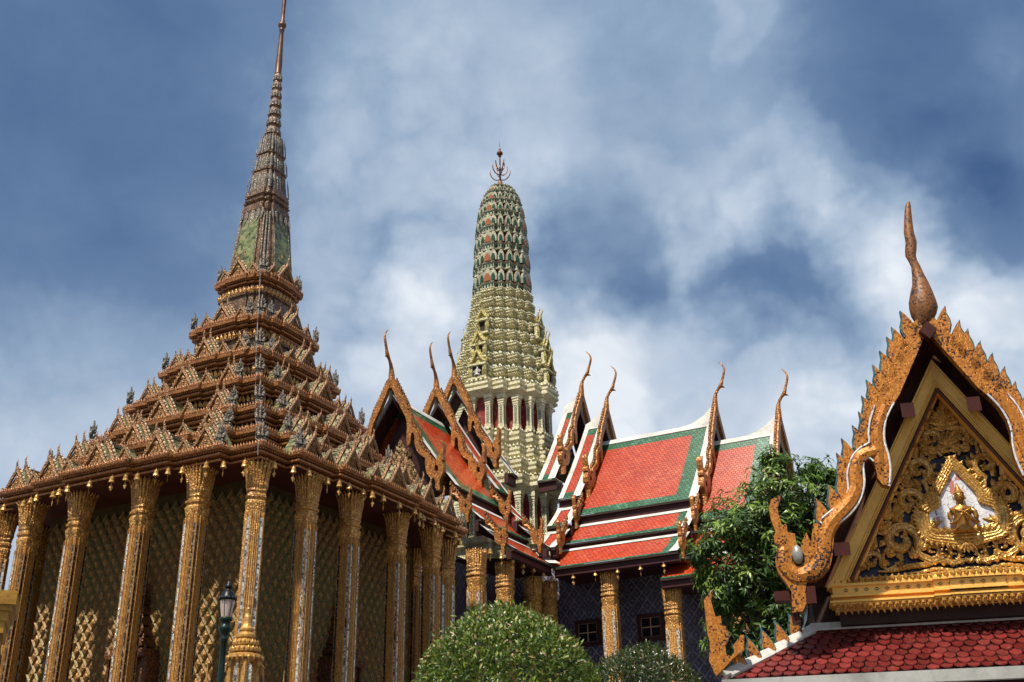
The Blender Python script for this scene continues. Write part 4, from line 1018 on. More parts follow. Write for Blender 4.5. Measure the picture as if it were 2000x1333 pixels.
# ------------------------------------------------------------------ the small pavilion at the right with the carved gable
NP = Vector((cos(radians(195)), sin(radians(195)), 0)); EP = Vector((cos(radians(-75)), sin(radians(-75)), 0))
CAMH = -10.721
OP = Vector((-30.5278+15*cos(radians(6)), -27.3445+15*sin(radians(6)), 0))
def PL(u, v, w, k=1.0, du=0.0):
    """pavilion coordinates: u right of the gable's axis, v height above eye level, w towards the court"""
    return OP + EP*((u)*k+.2+du) + NP*w + Vector((0, 0, CAMH+v*k))
pav = thing('gabled_pavilion', 'pavilion at right with amber mosaic gable, carved gilt pediment and scalloped red skirt roof', 'pavilion', (OP.x-.3, OP.y, -Z0))
KB, DB = .953, -.12          # the bargeboards stand forward of the pediment
def pb(sg): return lambda u, v, d: PL(u*sg, v, .70+d, KB, DB)
for sg in (1, -1):
    bb = MB(); ed = MB(); lf = MB(); lt = MB(); dk = MB()
    f = pb(sg)
    BEAM_ = [(0, 6.56), (-.13, 6.51), (-.40, 6.09), (-.66, 5.67), (-.80, 5.40), (-.60, 5.31), (-.5, 5.44), (-.07, 6.21), (0, 6.33)]
    hook = HOOK
    prism(bb, BEAM_, f, -.07, .05); prism(bb, hook, f, -.07, .075); prism(bb, NAGA, f, -.08, .09)
    # rounded body of the coils, swelling out of the flat boards
    cc = catmull([(-.70, 5.3, 0), (-.85, 4.98, 0), (-.88, 4.68, 0), (-.90, 4.45, 0), (-.86, 4.25, 0)], 4); tube(bb, [f(p.x, p.y, .05) for p in cc], [.07]*12+[.06, .05, .04, .03, .012], 8, ax=tuple(NP), flat=.8)
    cc = catmull([(-.92, 4.68, 0), (-1.12, 4.62, 0), (-1.22, 4.4, 0), (-1.24, 4.2, 0), (-1.36, 4.0, 0), (-1.58, 3.80, 0), (-1.70, 3.62, 0), (-1.76, 3.38, 0), (-1.90, 3.17, 0), (-2.12, 3.10, 0), (-2.26, 3.25, 0), (-2.25, 3.48, 0)], 4)
    n = len(cc); tube(bb, [f(p.x, p.y, .06) for p in cc], [.085+.03*min(1, i/n*1.4) for i in range(n-4)]+[.10, .085, .07, .05], 8, ax=tuple(NP), flat=.7)
    bo = bb.build('bargeboard', BARGE, pav)
    # thin white and teal bead along the coil edges
    for lo, hi, m_ in ((18, 35, 0), (1, 9, 0), (12, 21, 0)):
        c2 = catmull([(hook[i % len(hook)][0], hook[i % len(hook)][1], 0) for i in range(lo, hi)], 2)
        tube(ed, [f(p.x, p.y, .085) for p in c2], .013, 5)
    ed.build('white_edge', WHITEM, bo)
    edge = catmull([(a, b, 0) for a, b in TEETH_EDGE], 14); acc = 0; nxt = .06; cnt = 0
    for i in range(1, len(edge)):
        acc += (edge[i]-edge[i-1]).length
        if acc >= nxt and edge[i].y > 3.70:
            nxt += .232; p = (edge[i].x, edge[i].y-.03); cnt += 1
            o = MB(); prism(o, leaf_poly((p[0], p[1]-.01), .345, .205, -.10), f, -.05, .03); o.build('teal_leaf_border', TEAL, bo)
            prism(lf, leaf_poly((p[0]+.006, p[1]-.012), .318, .178, -.10), f, .029, .05)
    rail = [f(p.x+.01, p.y-.03, -.03) for p in edge]; tube(lt, rail, .035, 5); lt.build('teal_rail', TEAL, bo)
    lf.build('leaf_crest', BARGE, bo)
    # underside and timber behind the boards
    pts = [(0, 6.42), (-.60, 5.56), (-.74, 5.28), (-.92, 4.90), (-1.18, 4.56), (-1.36, 4.05), (-1.66, 3.66), (-2.05, 2.95)]
    dk2 = MB()
    for k in range(len(pts)-1):
        a, b = pts[k], pts[k+1]
        q = [f(a[0]*.98, a[1], -.07), f(b[0]*.98, b[1], -.07), PL(b[0]*sg*.97, b[1]-.02, .02), PL(a[0]*sg*.97, a[1]-.12 if k == 0 else a[1]-.04, .02)]
        dk2.add(q, [(0, 1, 2, 3)])
    dk2.build('soffit_board', plain('red_brown_soffit', (.12, .042, .020), .55, 0, .4, 5), bo)
    for u, v, a, b in ((-.42, 5.23, .085, .10), (-1.52, 3.42, .10, .085), (-2.02, 2.86, .10, .11)):
        pr2 = MB(); vs = []
        for w in (.05, .78):
            for x, y in ((-a, -b), (a, -b), (a, b), (-a, b)): vs.append(PL((u+x)*sg, v+y, w, 1-w*.067, -.17*w))
        pr2.add(vs, [(3, 2, 1, 0), (4, 5, 6, 7), (0, 1, 5, 4), (1, 2, 6, 5), (2, 3, 7, 6), (3, 0, 4, 7)])
        pr2.build('purlin_end', plain('red_lacquer', (.055, .011, .008), .5, 0, .35, 4, None, .25, .01, .2), bo)
    pr2 = MB()
    for u, v, a, b in ((-2.28, 2.86, .16, .06), (-2.20, 2.715, .05, .20)):   # red bracket that carries the serpent
        vs = []
        for w in (.50 if a > .1 else .505, .74):
            for x, y in ((-a, -b), (a, -b), (a, b), (-a, b)): vs.append(PL((u+x)*sg, v+y, w, KB, DB))
        pr2.add(vs, [(3, 2, 1, 0), (4, 5, 6, 7), (0, 1, 5, 4), (1, 2, 6, 5), (2, 3, 7, 6), (3, 0, 4, 7)])
    pr2.build('serpent_bracket', MATS['red_lacquer'], bo)
    # silver eye boss
    ey = MB(); lathe(ey, [(.02, .05), (.10, .04), (.105, 0), (.06, -.03)], (0, 0, 0), 14)
    ey.v = [tuple(f(-2.09, 3.36, .1) + EP*(x*.62) + Vector((0, 0, y*1.15)) + NP*(z*.8)) for x, y, z in ey.v]
    ey.build('eye_boss', plain('dull_silver', (.34, .33, .29), .35, .4, .4, 9), bo, smooth=True)

# chofa on the apex
ch = MB(); rows = [(6.40, .17, .16), (6.50, .20, .24), (6.60, .21, .34), (6.70, .225, .385), (6.80, .225, .37), (6.95, .235, .30), (7.08, .245, .225), (7.22, .235, .165), (7.36, .225, .125), (7.46, .20, .12), (7.54, .185, .145), (7.63, .20, .16), (7.75, .225, .155), (7.92, .22, .14), (8.06, .235, .12), (8.22, .255, .10), (8.34, .275, .08), (8.41, .29, .045)]
rr = []
for v, uc, wd in rows:
    rr.append([tuple(PL(uc-.2+.5*wd*cos(2*pi*k/14)*1.0, v,   .68+.42*wd*sin(2*pi*k/14), KB, DB)) for k in range(14)])
loft(ch, rr); ch.build('chofa_horn', mosaic('brown_horn_mosaic', [(.10, .034, .010), (.24, .085, .018), (.16, .055, .012), (.30, .12, .028)], (.03, .016, .012), .026, .16, .42, .15, 3), pav, smooth=True)
kb = MB(); c = PL(0, 6.30, .74, KB, DB)
for d in range(1): 
    vs = []
    for w in (-.3, .12):
        for a, b in ((0, -.13), (.11, 0), (0, .12), (-.11, 0)): vs.append(c+EP*a+Vector((0, 0, b))+NP*w)
    kb.add(vs, [(3, 2, 1, 0), (4, 5, 6, 7), (0, 1, 5, 4), (1, 2, 6, 5), (2, 3, 7, 6), (3, 0, 4, 7)])
kb.build('ridge_beam', MATS['red_lacquer'], pav)

# gilt frame boards round the pediment, tilted inwards
GLEAF = plain('gold_leaf_board', (.92, .52, .12), .42, .12, .14, 3.5, (.20, .075, .02), .35, .02)
for sg in (-1, 1):
    fb = MB()
    O = [(0.0, 5.93), (-1.77, 2.93)]; I = [(0.0, 5.50), (-1.47, 3.0)]
    for (w0, w1, s0) in ((.12, .035, 0),):
        a = [PL(x*sg, y, w, .981, -.05) for x, y, w in ((O[0][0], O[0][1], .27), (O[1][0], O[1][1], .27), (I[1][0], I[1][1], .25), (I[0][0], I[0][1], .25))]
        b = [p - NP*.22 for p in a]
        fb.add(a+b, [(0, 1, 2, 3), (7, 6, 5, 4), (0, 4, 5, 1), (2, 6, 7, 3), (1, 5, 6, 2)])
    # moulded inner edge
    [tube(fb, [PL(0, t, .26, .981, -.05), PL(-q*sg, 3.02, .26, .981, -.05)], r, 6, m_) for t, q, r, m_ in ((5.50, 1.46, .026, 1), (5.56, 1.50, .014, 0), (5.62, 1.535, .012, 0), (5.86, 1.70, .016, 0))]
    tube(fb, [PL(0, 5.42, .02), PL(-1.41*sg, 3.02, .02)], .020, 6, 0)
    fb.build('frame_board', [GLEAF, MATS['red_brown_soffit']], pav)

# pediment: dark blue glass ground with gilt scrolls
tp = MB(); prism(tp, [(0, 5.46), (-1.46, 3.0), (1.46, 3.0)], lambda u, v, d: PL(u, v, d), -.12, -.05)
pd = tp.build('pediment', NAVY, pav)
sc = MB()
def ribbon(pts, r, w0=.0, mi=0, ridges=True):
    """raised scroll strap with parallel ridges"""
    n = len(pts); R = [r*(.25+.75*min(1, 3.2*(1-i/(n-1)), .5+3*i/(n-1))) for i in range(n)]
    tube(sc, [PL(p[0], p[1], w0) for p in pts], R, 8, mi, ax=tuple(NP), flat=.55)
    if ridges:
        for o in (-.45, .45):
            q = []
            for i in range(n):
                a, b = Vector(pts[max(0, i-1)]), Vector(pts[min(n-1, i+1)]); t = (b-a).normalized() if (b-a).length > 1e-6 else Vector((1, 0))
                q.append(PL(pts[i][0]-t.y*R[i]*o, pts[i][1]+t.x*R[i]*o, w0+R[i]*.42))
            tube(sc, q, [x*.26 for x in R], 5, mi)
def flame(u, v, an, L, w, w0=.02):
    a = PL(u, v, w0); b = PL(u+cos(an)*L, v+sin(an)*L, w0+.02)
    blade(sc, a, b, w, w*.35, NP, mid=.35)
def scroll(cx, cy, r, a0, turn, sg, tail=None, ribs=True):
    """spiral curl with flame leaves round its outside; a0 start angle, turn in revolutions"""
    N = 30; pts = []
    for i in range(N):
        t = i/(N-1); an = a0+turn*2*pi*t; rad = r*(1-.82*t**.85)
        pts.append(((cx+rad*cos(an))*sg, cy+rad*sin(an)))
    if tail: pts = [(a*sg, b) for a, b in tail] + pts
    ribbon(pts, r*.27)
    inner = [((cx+(r*(.62-.5*i/12))*cos(a0+turn*2*pi*(.35+.5*i/12)))*sg, cy+(r*(.62-.5*i/12))*sin(a0+turn*2*pi*(.35+.5*i/12))) for i in range(13)]
    ribbon(inner, r*.17)
    d = 1 if turn > 0 else -1
    for i in range(9):
        t = .04+.56*i/8; an = a0+turn*2*pi*t; rad = r*(1-.60*t)+r*.10
        p = ((cx+rad*cos(an))*sg, cy+rad*sin(an)); dirn = an+d*.75
        if sg < 0: dirn = pi-dirn
        flame(p[0], p[1], dirn, r*.46, r*.34)
    for i in range(4):
        an = a0+turn*2*pi*(.3+.2*i); flame((cx+r*.30*cos(an))*sg, cy+r*.30*sin(an), (an+d*1.0) if sg > 0 else pi-(an+d*1.0), r*.34, r*.26)
for sg in (-1, 1):
    S = lambda u, v: (u*1.0, v)
    scroll(.78, 3.48, .245, 3.9, -1.35, sg, tail=[(.30, 3.24), (.45, 3.20), (.56, 3.26)])
    scroll(.60, 3.98, .20, 4.4, -1.25, sg, tail=[(.50, 3.52), (.56, 3.70)])
    scroll(.42, 4.40, .175, 4.5, -1.2, sg, tail=[(.34, 4.05), (.36, 4.18)])
    scroll(1.17, 3.24, .13, 3.7, -1.2, sg, tail=[(.88, 3.16), (1.0, 3.11)])
    for (x, y, L, w, a) in ((.95, 3.78, .26, .15, .5), (.72, 4.26, .24, .14, .45), (.55, 4.62, .22, .13, .4), (.33, 4.98, .2, .11, .35), (1.02, 3.62, .2, .12, 1.0), (.40, 3.62, .18, .10, 1.2), (.55, 3.34, .17, .10, .3), (.66, 3.24, .15, .09, .0), (.33, 4.22, .16, .09, 1.3), (.25, 4.62, .16, .09, 1.2), (.98, 3.30, .18, .11, .9), (1.05, 3.16, .14, .08, .2), (.12, 4.62, .2, .11, 1.0)):
        flame(x*sg, y, (pi/2-a) if sg < 0 else (pi/2+a), L, w); flame(x*sg, y, (pi/2-a-.7) if sg < 0 else (pi/2+a+.7), L*.7, w*.8); flame(x*sg, y, (pi/2-a+.6) if sg < 0 else (pi/2+a-.6), L*.75, w*.8)
    flame(.80*sg, 3.72, pi/2+.12*sg, .30, .12); flame(.62*sg, 4.16, pi/2+.15*sg, .27, .11); flame(.44*sg, 4.55, pi/2+.2*sg, .26, .10); flame(1.25*sg, 3.17, -.25 if sg > 0 else pi+.25, .20, .08); flame(1.13*sg, 3.38, pi/2+.3*sg, .17, .08)
    scroll(.20, 4.80, .15, 4.2, -1.1, sg, tail=[(.10, 4.55), (.14, 4.62)]); flame(.24*sg, 4.92, pi/2+.1*sg, .24, .11)
    for (x, y, r) in ((.17, 3.29, .095), (.42, 3.33, .10)):
        scroll(x, y, r, 4.6, -1.1, sg); flame(x*sg, y+.08, pi/2-.4*sg, .13, .07)
    wave = catmull([(0, 3.19), (.18, 3.15), (.36, 3.19), (.52, 3.15), (.72, 3.14), (.95, 3.10), (1.12, 3.10)], 5); ribbon([(p.x*sg, p.y) for p in wave], .036)
    wave = catmull([(0, 3.08), (.2, 3.055), (.4, 3.09), (.6, 3.06), (.82, 3.05)], 4); ribbon([(p.x*sg, p.y) for p in wave], .022, ridges=False)
    for k in range(12): p = wave[min(k*2, len(wave)-1)]; flame(p.x*sg, p.y+.05, pi/2-.6*sg, .09, .06)
random.seed(5)
for k in range(150):
    v = random.uniform(3.08, 5.15); lim = (5.40-v)/2.46*1.46-.08; u = random.uniform(-lim, lim)
    if abs(u) < .5*(1-max(0, v-3.9)/.8) and 3.4 < v < 4.5: continue
    flame(u, v, pi/2-u*.7+random.uniform(-.9, .9), random.uniform(.10, .19), random.uniform(.055, .10), -.02)
# crowning bud
for an, L, w in ((pi/2, .48, .16), (pi/2+.5, .36, .13), (pi/2-.5, .36, .13), (pi/2+1.0, .26, .11), (pi/2-1.0, .26, .11), (pi/2+1.6, .2, .1), (pi/2-1.6, .2, .1)): flame(.01, 4.93, an, L*.92, w, .03)
for v0, r in ((4.96, .17), (5.05, .13), (4.70, .11)):
    for k in range(7): an = pi*(k+.5)/7; flame(.0, v0, an, r*1.25, r*.55, .05)
lathe_c = MB(); scr = sc.build('gilt_scrollwork', PGOLD, pd)
# spade-shaped aureole with mother-of-pearl ground and the praying figure
HI = [(0, 4.38), (-.22, 4.04), (-.26, 3.89), (-.40, 3.81), (-.42, 3.69), (-.36, 3.53), (-.19, 3.505), (0, 3.49)]
HO = [(0, 4.52), (-.27, 4.13), (-.35, 3.96), (-.50, 3.88), (-.535, 3.70), (-.48, 3.48), (-.25, 3.40), (0, 3.36)]
sym = lambda L: L + [(-a, b) for a, b in reversed(L[1:-1])]
hm = MB(); prism(hm, sym(HI), lambda u, v, d: PL(u-.0, v, d), -.04, .03)
def pearl(N, b):
    v = N.n('ShaderNodeTexVoronoi'); N.put(v.inputs['Vector'], N.co); v.inputs['Scale'].default_value = 17
    w = N.n('ShaderNodeTexWhiteNoise', noise_dimensions='3D'); N.put(w.inputs[0], v.outputs['Color'])
    e = N.n('ShaderNodeTexVoronoi', feature='DISTANCE_TO_EDGE'); N.put(e.inputs['Vector'], N.co); e.inputs['Scale'].default_value = 17
    col = N.ramp(w.outputs[0], [(0, (.62, .62, .66)), (.5, (.78, .78, .80)), (.86, (.70, .68, .72)), (.90, (.50, .16, .12)), (1, (.55, .2, .16))])
    col = N.mix(N.smooth(e.outputs[0], .035, .0), col, (.10, .09, .13)); setb(N, b, col, .3); bump(N, b, w.outputs[0], .8, .02)
hm.build('pearl_ground', mat('pearl_chips', pearl), pd)
hf = MB(); sc = hf
ho, hi = sym(HO), sym(HI); n = len(ho)
hoc = catmull([(a, b, 0) for a, b in ho+[ho[0]]], 4); hic = catmull([(a, b, 0) for a, b in hi+[hi[0]]], 4)
for t, r in ((0, .030), (.34, .034), (.68, .032), (1.0, .026)):
    tube(hf, [PL(a.x+(b.x-a.x)*t, a.y+(b.y-a.y)*t, .045) for a, b in zip(hoc, hic)], r, 6)
for i in range(0, len(hoc)-1, 1):
    a, b = hoc[i], hoc[(i+1) % len(hoc)]; t = (b-a)
    if t.length < 1e-5: continue
    nn = Vector((-t.y, t.x, 0)).normalized()*(-1 if True else 1); c0 = (a+b)/2
    if (c0+nn*.1-Vector((0, 3.8, 0))).length < (c0-Vector((0, 3.8, 0))).length: nn = -nn
    an = atan2(nn.y, nn.x); flame(c0.x, c0.y, an*.6+(pi/2)*.4 if c0.x > 0 else an, .075, .06, .05)
for k in range(5): an = -pi/2+(k-2)*.35; flame(0, 3.40, an, .16, .10, .05)
for k in range(11): an = pi*(k)/10; flame(-.32+.064*k, 3.50+.02*abs(k-5)/5, pi/2+(5-k)*.16, .11, .085, .06)
hf.build('aureole_frame', PGOLD, pd)

# praying figure in high relief: one continuous body
fg = MB()
F = lambda u, v, w: PL(u, v, .06+w)
def egg(rows, n=14):
    rr = [[tuple(F(uc+a*cos(2*pi*k/n), v, wc+b*sin(2*pi*k/n))) for k in range(n)] for v, uc, a, wc, b in rows]
    loft(fg, rr)
egg([(3.50, 0, .13, .03, .07), (3.54, 0, .115, .035, .075), (3.60, 0, .082, .04, .065), (3.66, 0, .088, .045, .066), (3.73, 0, .112, .05, .07), (3.79, 0, .135, .05, .065), (3.825, 0, .12, .045, .055), (3.845, 0, .05, .045, .04),
     (3.87, 0, .036, .05, .036), (3.885, 0, .042, .055, .045), (3.91, 0, .056, .06, .058), (3.95, 0, .064, .06, .066), (3.99, 0, .062, .055, .062), (4.02, 0, .054, .05, .05), (4.045, 0, .045, .045, .042), (4.07, 0, .03, .04, .03), (4.105, 0, .02, .035, .02), (4.15, 0, .004, .03, .005)])
for sg in (-1, 1):      # upper arms, forearms, hands pressed together
    tube(fg, [F(sg*.118, 3.80, .05), F(sg*.148, 3.75, .06), F(sg*.160, 3.68, .08), F(sg*.158, 3.615, .10), F(sg*.135, 3.60, .12), F(sg*.085, 3.64, .15), F(sg*.038, 3.69, .175), F(sg*.016, 3.715, .185)], [.034, .035, .030, .028, .026, .023, .018, .017], 8)
    tube(fg, [F(sg*.014, 3.685, .185), F(sg*.013, 3.72, .185), F(sg*.010, 3.75, .18)], [.017, .018, .014], 6)
    for j in range(4): tube(fg, [F(sg*.009, 3.745, .165+.011*j), F(sg*.006, 3.775, .163+.010*j), F(sg*.003, 3.795-.006*abs(j-1.5), .162+.009*j)], [.0065, .006, .003], 5)
    tube(fg, [F(sg*.018, 3.715, .20), F(sg*.010, 3.74, .208)], [.007, .005], 5)
    blade(fg, F(sg*.068, 3.92, .05), F(sg*.078, 3.99, .04), .022, .015, NP)           # ears
    tube(fg, [F(sg*.020, 3.963, .122), F(sg*.036, 3.968, .112)], .0055, 5); tube(fg, [F(sg*.018, 3.978, .122), F(sg*.040, 3.983, .108)], .004, 5)
tube(fg, [F(0, 3.98, .118), F(0, 3.945, .135), F(0, 3.935, .125)], [.006, .011, .009], 6)     # nose
tube(fg, [F(-.018, 3.917, .117), F(0, 3.915, .124), F(.018, 3.917, .117)], .0055, 5)          # mouth
for k in range(14):
    an = 2*pi*k/14; blade(fg, F(.060*cos(an), 4.0, .055+.06*sin(an)), F(.05*cos(an), 4.045, .052+.05*sin(an)), .03, .008, EP*cos(an)+NP*sin(an))
tube(fg, [F(.09*cos(a), 3.80-.045*sin(a), .115+.004) for a in np.linspace(0, pi, 9)], .008, 5)
fg.build('praying_figure', plain('figure_gilt', (.42, .21, .045), .33, .6, .4, 14, (.12, .045, .012), .3, .006), pd, smooth=True)

# gilt entablature under the pediment
cn = MB(); EW = .12
def course(v0, v1, w0, w1, hw, m=0, mb=None):
    wb = -.15 if w0 > -.15 else -.5
    vs = [PL(-hw, v0, w0), PL(hw, v0, w0), PL(hw, v1, w1), PL(-hw, v1, w1), PL(-hw, v0, wb), PL(hw, v0, wb), PL(hw, v1, wb), PL(-hw, v1, wb)]
    (mb or cn).add(vs, [(0, 1, 2, 3), (4, 5, 1, 0), (3, 2, 6, 7), (0, 3, 7, 4), (1, 5, 6, 2)], m)
for v0, v1, w0, w1, hw in ((2.985, 3.0, .05, .05, 1.7), (2.925, 2.985, .10, .04, 1.72), (2.895, 2.925, .13, .13, 1.74), (2.79, 2.895, .085, .085, 1.72), (2.76, 2.79, .13, .13, 1.75), (2.715, 2.76, .10, .06, 1.73), (2.69, 2.715, .15, .15, 1.77), (2.665, 2.69, .11, .11, 1.74), (2.60, 2.665, .05, .07, 1.70), (2.44, 2.60, -.02, -.02, 1.66)):
    course(v0, v1, w0+EW, w1+EW, hw, 1 if v1 < 2.605 else 0)  # lowest course coloured near-black, painting the shaded gap behind the pendant leaves
    if v1 < 2.605: continue
    for h2, dw in ((.50, .06), (.31, .085)): course(v0+.003, v1-.001 if v1 < 2.99 else v1+.002, w0+dw+EW, w1+dw+EW, h2+(hw-1.7)*.5)
co = cn.build('entablature', [GLEAF, DARKST], pav)
lv = MB(); lw = MB()
n = 44
for k in range(n):
    u = -1.72+3.44*(k+.5)/n; fwd = EW+(.185 if abs(u) < .30 else .16 if abs(u) < .48 else .10)
    blade(lv, PL(u, 2.925, fwd), PL(u, 3.02, fwd+.02), .075, .035, NP, mid=.45); blade(lv, PL(u, 2.93, fwd+.03), PL(u, 2.975, fwd+.04), .04, .02, NP)
    blade(lw, PL(u, 2.66, fwd+.01), PL(u, 2.53, fwd+.04), .070, .05, NP, mid=.4); blade(lw, PL(u, 2.665, fwd+.05), PL(u, 2.60, fwd+.07), .055, .03, NP, mid=.5)
lv.build('lotus_leaf_row', PGOLD, co); lw.build('pendant_leaf_row', PGOLD, co)
gi = MB()
for k in range(26):
    u = -1.62+3.24*(k+.5)/26; fwd = EW+(.176 if abs(u) < .30 else .151 if abs(u) < .48 else .090)
    for s in (-1, 1): gi.add([PL(u-.035, 2.845, fwd), PL(u, 2.845+s*.022, fwd+.004), PL(u+.035, 2.845, fwd), PL(u, 2.845+s*.008, fwd)], [(0, 1, 2, 3)])
gi.build('glass_inlay', CGREEN, co)

# white ridge band, scalloped skirt roof, white verge and eave
sk_top, sk_bot = 2.455, 1.76
WT, WBt = -.15, .80           # forward run of the skirt
HT, HB = 2.0, 3.17           # half widths at the top and the eave
wh = MB()
def bar(mb, a, b, r, up): 
    tube(mb, [a, b], r, 4)
course(2.43, 2.515, -.045, -.08, 2.03, 0, wh); course(2.41, 2.435, -.015, -.015, 2.04, 0, wh)
wh.build('white_ridge_band', WHITE, pav); wh = MB()
tg = MB()
nrow = 9
for r in range(nrow+1):
    t0 = (r)/nrow; t1 = min(1.0, (r+1.35)/nrow)
    if r == nrow: break
    v0 = sk_top+(sk_bot-sk_top)*t0; v1 = sk_top+(sk_bot-sk_top)*t1; w0 = WT+(WBt-WT)*t0; w1 = WT+(WBt-WT)*t1
    h0 = HT+(HB-HT)*t0; nt = int(2*h0/.15)+1; off = (r % 2)*.5
    for k in range(-1, nt+1):
        u = -h0+(k+off+.5)*2*h0/nt; hwid = h0/nt*.92
        lim = h0+ (HB-HT)/nrow*.8
        if abs(u) > lim: continue
        j = random.uniform(-.007, .007); hwid = h0/nt*random.uniform(.88, .94)
        P = lambda du, t, l: PL(u+du, v0+(v1-v0)*t, w0+(w1-w0)*t) + Vector((0, 0, l)) + NP*l*.6
        pts = [(-hwid, 0, .004), (hwid, 0, .004), (hwid, .62, .020+j), (hwid*.62, .84, .024+j), (0, 1.0, .026+j), (-hwid*.62, .84, .024+j), (-hwid, .62, .020+j)]
        top = [P(*p) for p in pts]; bot = [q-Vector((0, 0, .016)) for q in top]
        tg.add(top+bot, [tuple(range(7))]+[(i, (i+1) % 7, 7+(i+1) % 7, 7+i) for i in range(2, 6)])
def gl(N, b):
    oi = N.n('ShaderNodeNewGeometry'); w = N.n('ShaderNodeTexWhiteNoise', noise_dimensions='1D'); N.put(w.inputs['W'], oi.outputs['Random Per Island'])
    n = N.noise(N.co, 6, 5, .6)
    col = N.mix(w.outputs[0], (.095, .008, .007), (.19, .017, .012)); col = N.mix(N.math('MULTIPLY', N.smooth(n, .42, .72), .65), col, (.07, .012, .010)); n3 = N.noise(N.co, 28, 4, .6); col = N.mix(N.math('MULTIPLY', N.smooth(n3, .55, .75), .5), col, (.20, .12, .09))
    setb(N, b, col, N.math('ADD', .38, N.math('MULTIPLY', w.outputs[0], .25)), 0, .3); bump(N, b, n, .2, .01)
sk = tg.build('scalloped_tile_roof', mat('glazed_red_scale', gl), pav); sk['kind'] = 'stuff'
dkm = MB()
dkm.add([PL(-HT, sk_top-.02, WT-.02), PL(HT, sk_top-.02, WT-.02), PL(HB, sk_bot-.02, WBt-.02), PL(-HB, sk_bot-.02, WBt-.02)], [(0, 1, 2, 3)])
for sg in (-1, 1):     # side slopes of the hipped skirt
    q = [PL(sg*HT, sk_top-.02, WT-.02), PL(sg*HB, sk_bot-.02, WBt-.02), PL(sg*HB, sk_bot-.02, -3.6), PL(sg*HT, sk_top-.02, -3.6)]; dkm.add(q, [(0, 1, 2, 3)])
dkm.build('roof_boarding', plain('dark_red_boarding', (.02, .006, .005), .7), pav)
for sg in (-1, 1):
    wh = MB()
    hp = [PL(sg*(HT-.02), sk_top-.01, WT+.03), PL(sg*(HT+(HB-HT)*.55), sk_top+(sk_bot-sk_top)*.56, WT+(WBt-WT)*.55), PL(sg*(HB-.02), sk_bot+.03, WBt)]
    for o, rr_ in ((0, .065), (.09, .035)):
        tube(wh, [p+Vector((0, 0, .02))-EP*sg*o for p in hp], rr_, 6)
    wh.build('white_hip', WHITE, pav)
wh = MB()
vs = [PL(-HB, sk_bot-.0, WBt+.03), PL(HB, sk_bot-.0, WBt+.03), PL(HB, sk_bot-.13, WBt+.0), PL(-HB, sk_bot-.13, WBt+.0), PL(-HB, sk_bot-.0, WBt-.12), PL(HB, sk_bot-.0, WBt-.12), PL(HB, sk_bot-.13, WBt-.12), PL(-HB, sk_bot-.13, WBt-.12)]
wh.add(vs, [(0, 1, 2, 3), (4, 5, 1, 0), (3, 2, 6, 7), (0, 3, 7, 4), (1, 5, 6, 2)])
wh.build('white_eave', WHITE, pav)
# corner serpents on the skirt hips
SKN = [(-3.27, 1.89), (-3.34, 2.08), (-3.31, 2.31), (-3.33, 2.41), (-3.34, 2.84), (-3.21, 2.97), (-3.25, 2.84), (-3.21, 2.62), (-3.14, 2.63), (-3.14, 2.51), (-3.08, 2.49), (-3.06, 2.4), (-3.08, 2.32), (-3.12, 2.26), (-3.12, 2.15), (-3.06, 2.12), (-3.01, 2.17), (-3.02, 2.25), (-2.91, 2.38), (-2.87, 2.37), (-2.89, 2.2), (-3.04, 2.09), (-3.19, 1.95)]
K2 = .935
for sg in (-1, 1):
    ng = MB(); nl = MB(); lb = MB()
    fn = lambda u, v, d: PL(sg*-((u+2.55)*.948-2.55), v*.955, WBt-.02+d)
    prism(ng, SKN, fn, -.06, .06)
    no = ng.build('naga_finial', BARGE, pav)
    for k in range(5):
        t = .80-.155*k; p0 = PL(sg*(HT+(HB-HT)*t), sk_top+(sk_bot-sk_top)*t+.05, WT+(WBt-WT)*t)
        fl = lambda a, b, d: p0 + EP*(a*sg*-1) + Vector((0, 0, b)) + NP*(d-.0)
        o = MB(); prism(o, leaf_poly((0, .0), .27, .17, -.15), fl, -.045, .03); o.build('teal_leaf_border', TEAL, no)
        prism(nl, leaf_poly((.006, -.012), .24, .14, -.15), fl, .028, .05)
    nl.build('leaf_crest', BARGE, no)
# main roof slopes behind the gable and the supports below
mr = MB()
uvs = []
for sg in (-1, 1):
    for a, b in (((0, 6.38), (-.95, 4.92)), ((-.95, 4.92), (-2.05, 2.97))):
        q = [PL(a[0]*sg, a[1], .05), PL(a[0]*sg, a[1], -3.4), PL(b[0]*sg, b[1], -3.4), PL(b[0]*sg, b[1], .05)]
        mr.add(q, [(0, 1, 2, 3)]); uvs += [(0, -a[1]*1.2), (3.7, -a[1]*1.2), (3.7, -b[1]*1.2), (0, -b[1]*1.2)]
me = mr.mesh('roof_slope', TRED, tuple(Vector((0, 0, -Z0))+ORIG[pav.name]), fix=False); ul = me.uv_layers.new(name='UVMap'); ul.data.foreach_set('uv', [c for p in uvs for c in p]); sub('roof_slope', me, pav)
bp = MB(); prism(bp, [(0, 6.36), (-.95, 4.90), (-2.04, 2.97), (2.04, 2.97), (.95, 4.90)], lambda u, v, d: PL(u, v, d), -.19, -.14); bp.build('gable_backing', MATS['red_brown_soffit'], pav)
eb = MB()  # added dark block, painting the black gap beside the entablature
vs = [PL(x, v, w) for v in (2.36, 3.02) for x, w in ((-1.98, -.2), (1.98, -.2), (1.98, -3.4), (-1.98, -3.4))]
eb.add(vs, [(3, 2, 1, 0), (4, 5, 6, 7), (0, 1, 5, 4), (1, 2, 6, 5), (2, 3, 7, 6), (3, 0, 4, 7)]); eb.build('gap_shade_block', DARKST, pav)
bk = MB(); prism(bk, [(0, 6.1), (-1.88, 2.97), (1.88, 2.97)], lambda u, v, d: PL(u, v, d), -3.4, -3.32); bk.build('back_gable', MAROON, pav)
bs = MB()
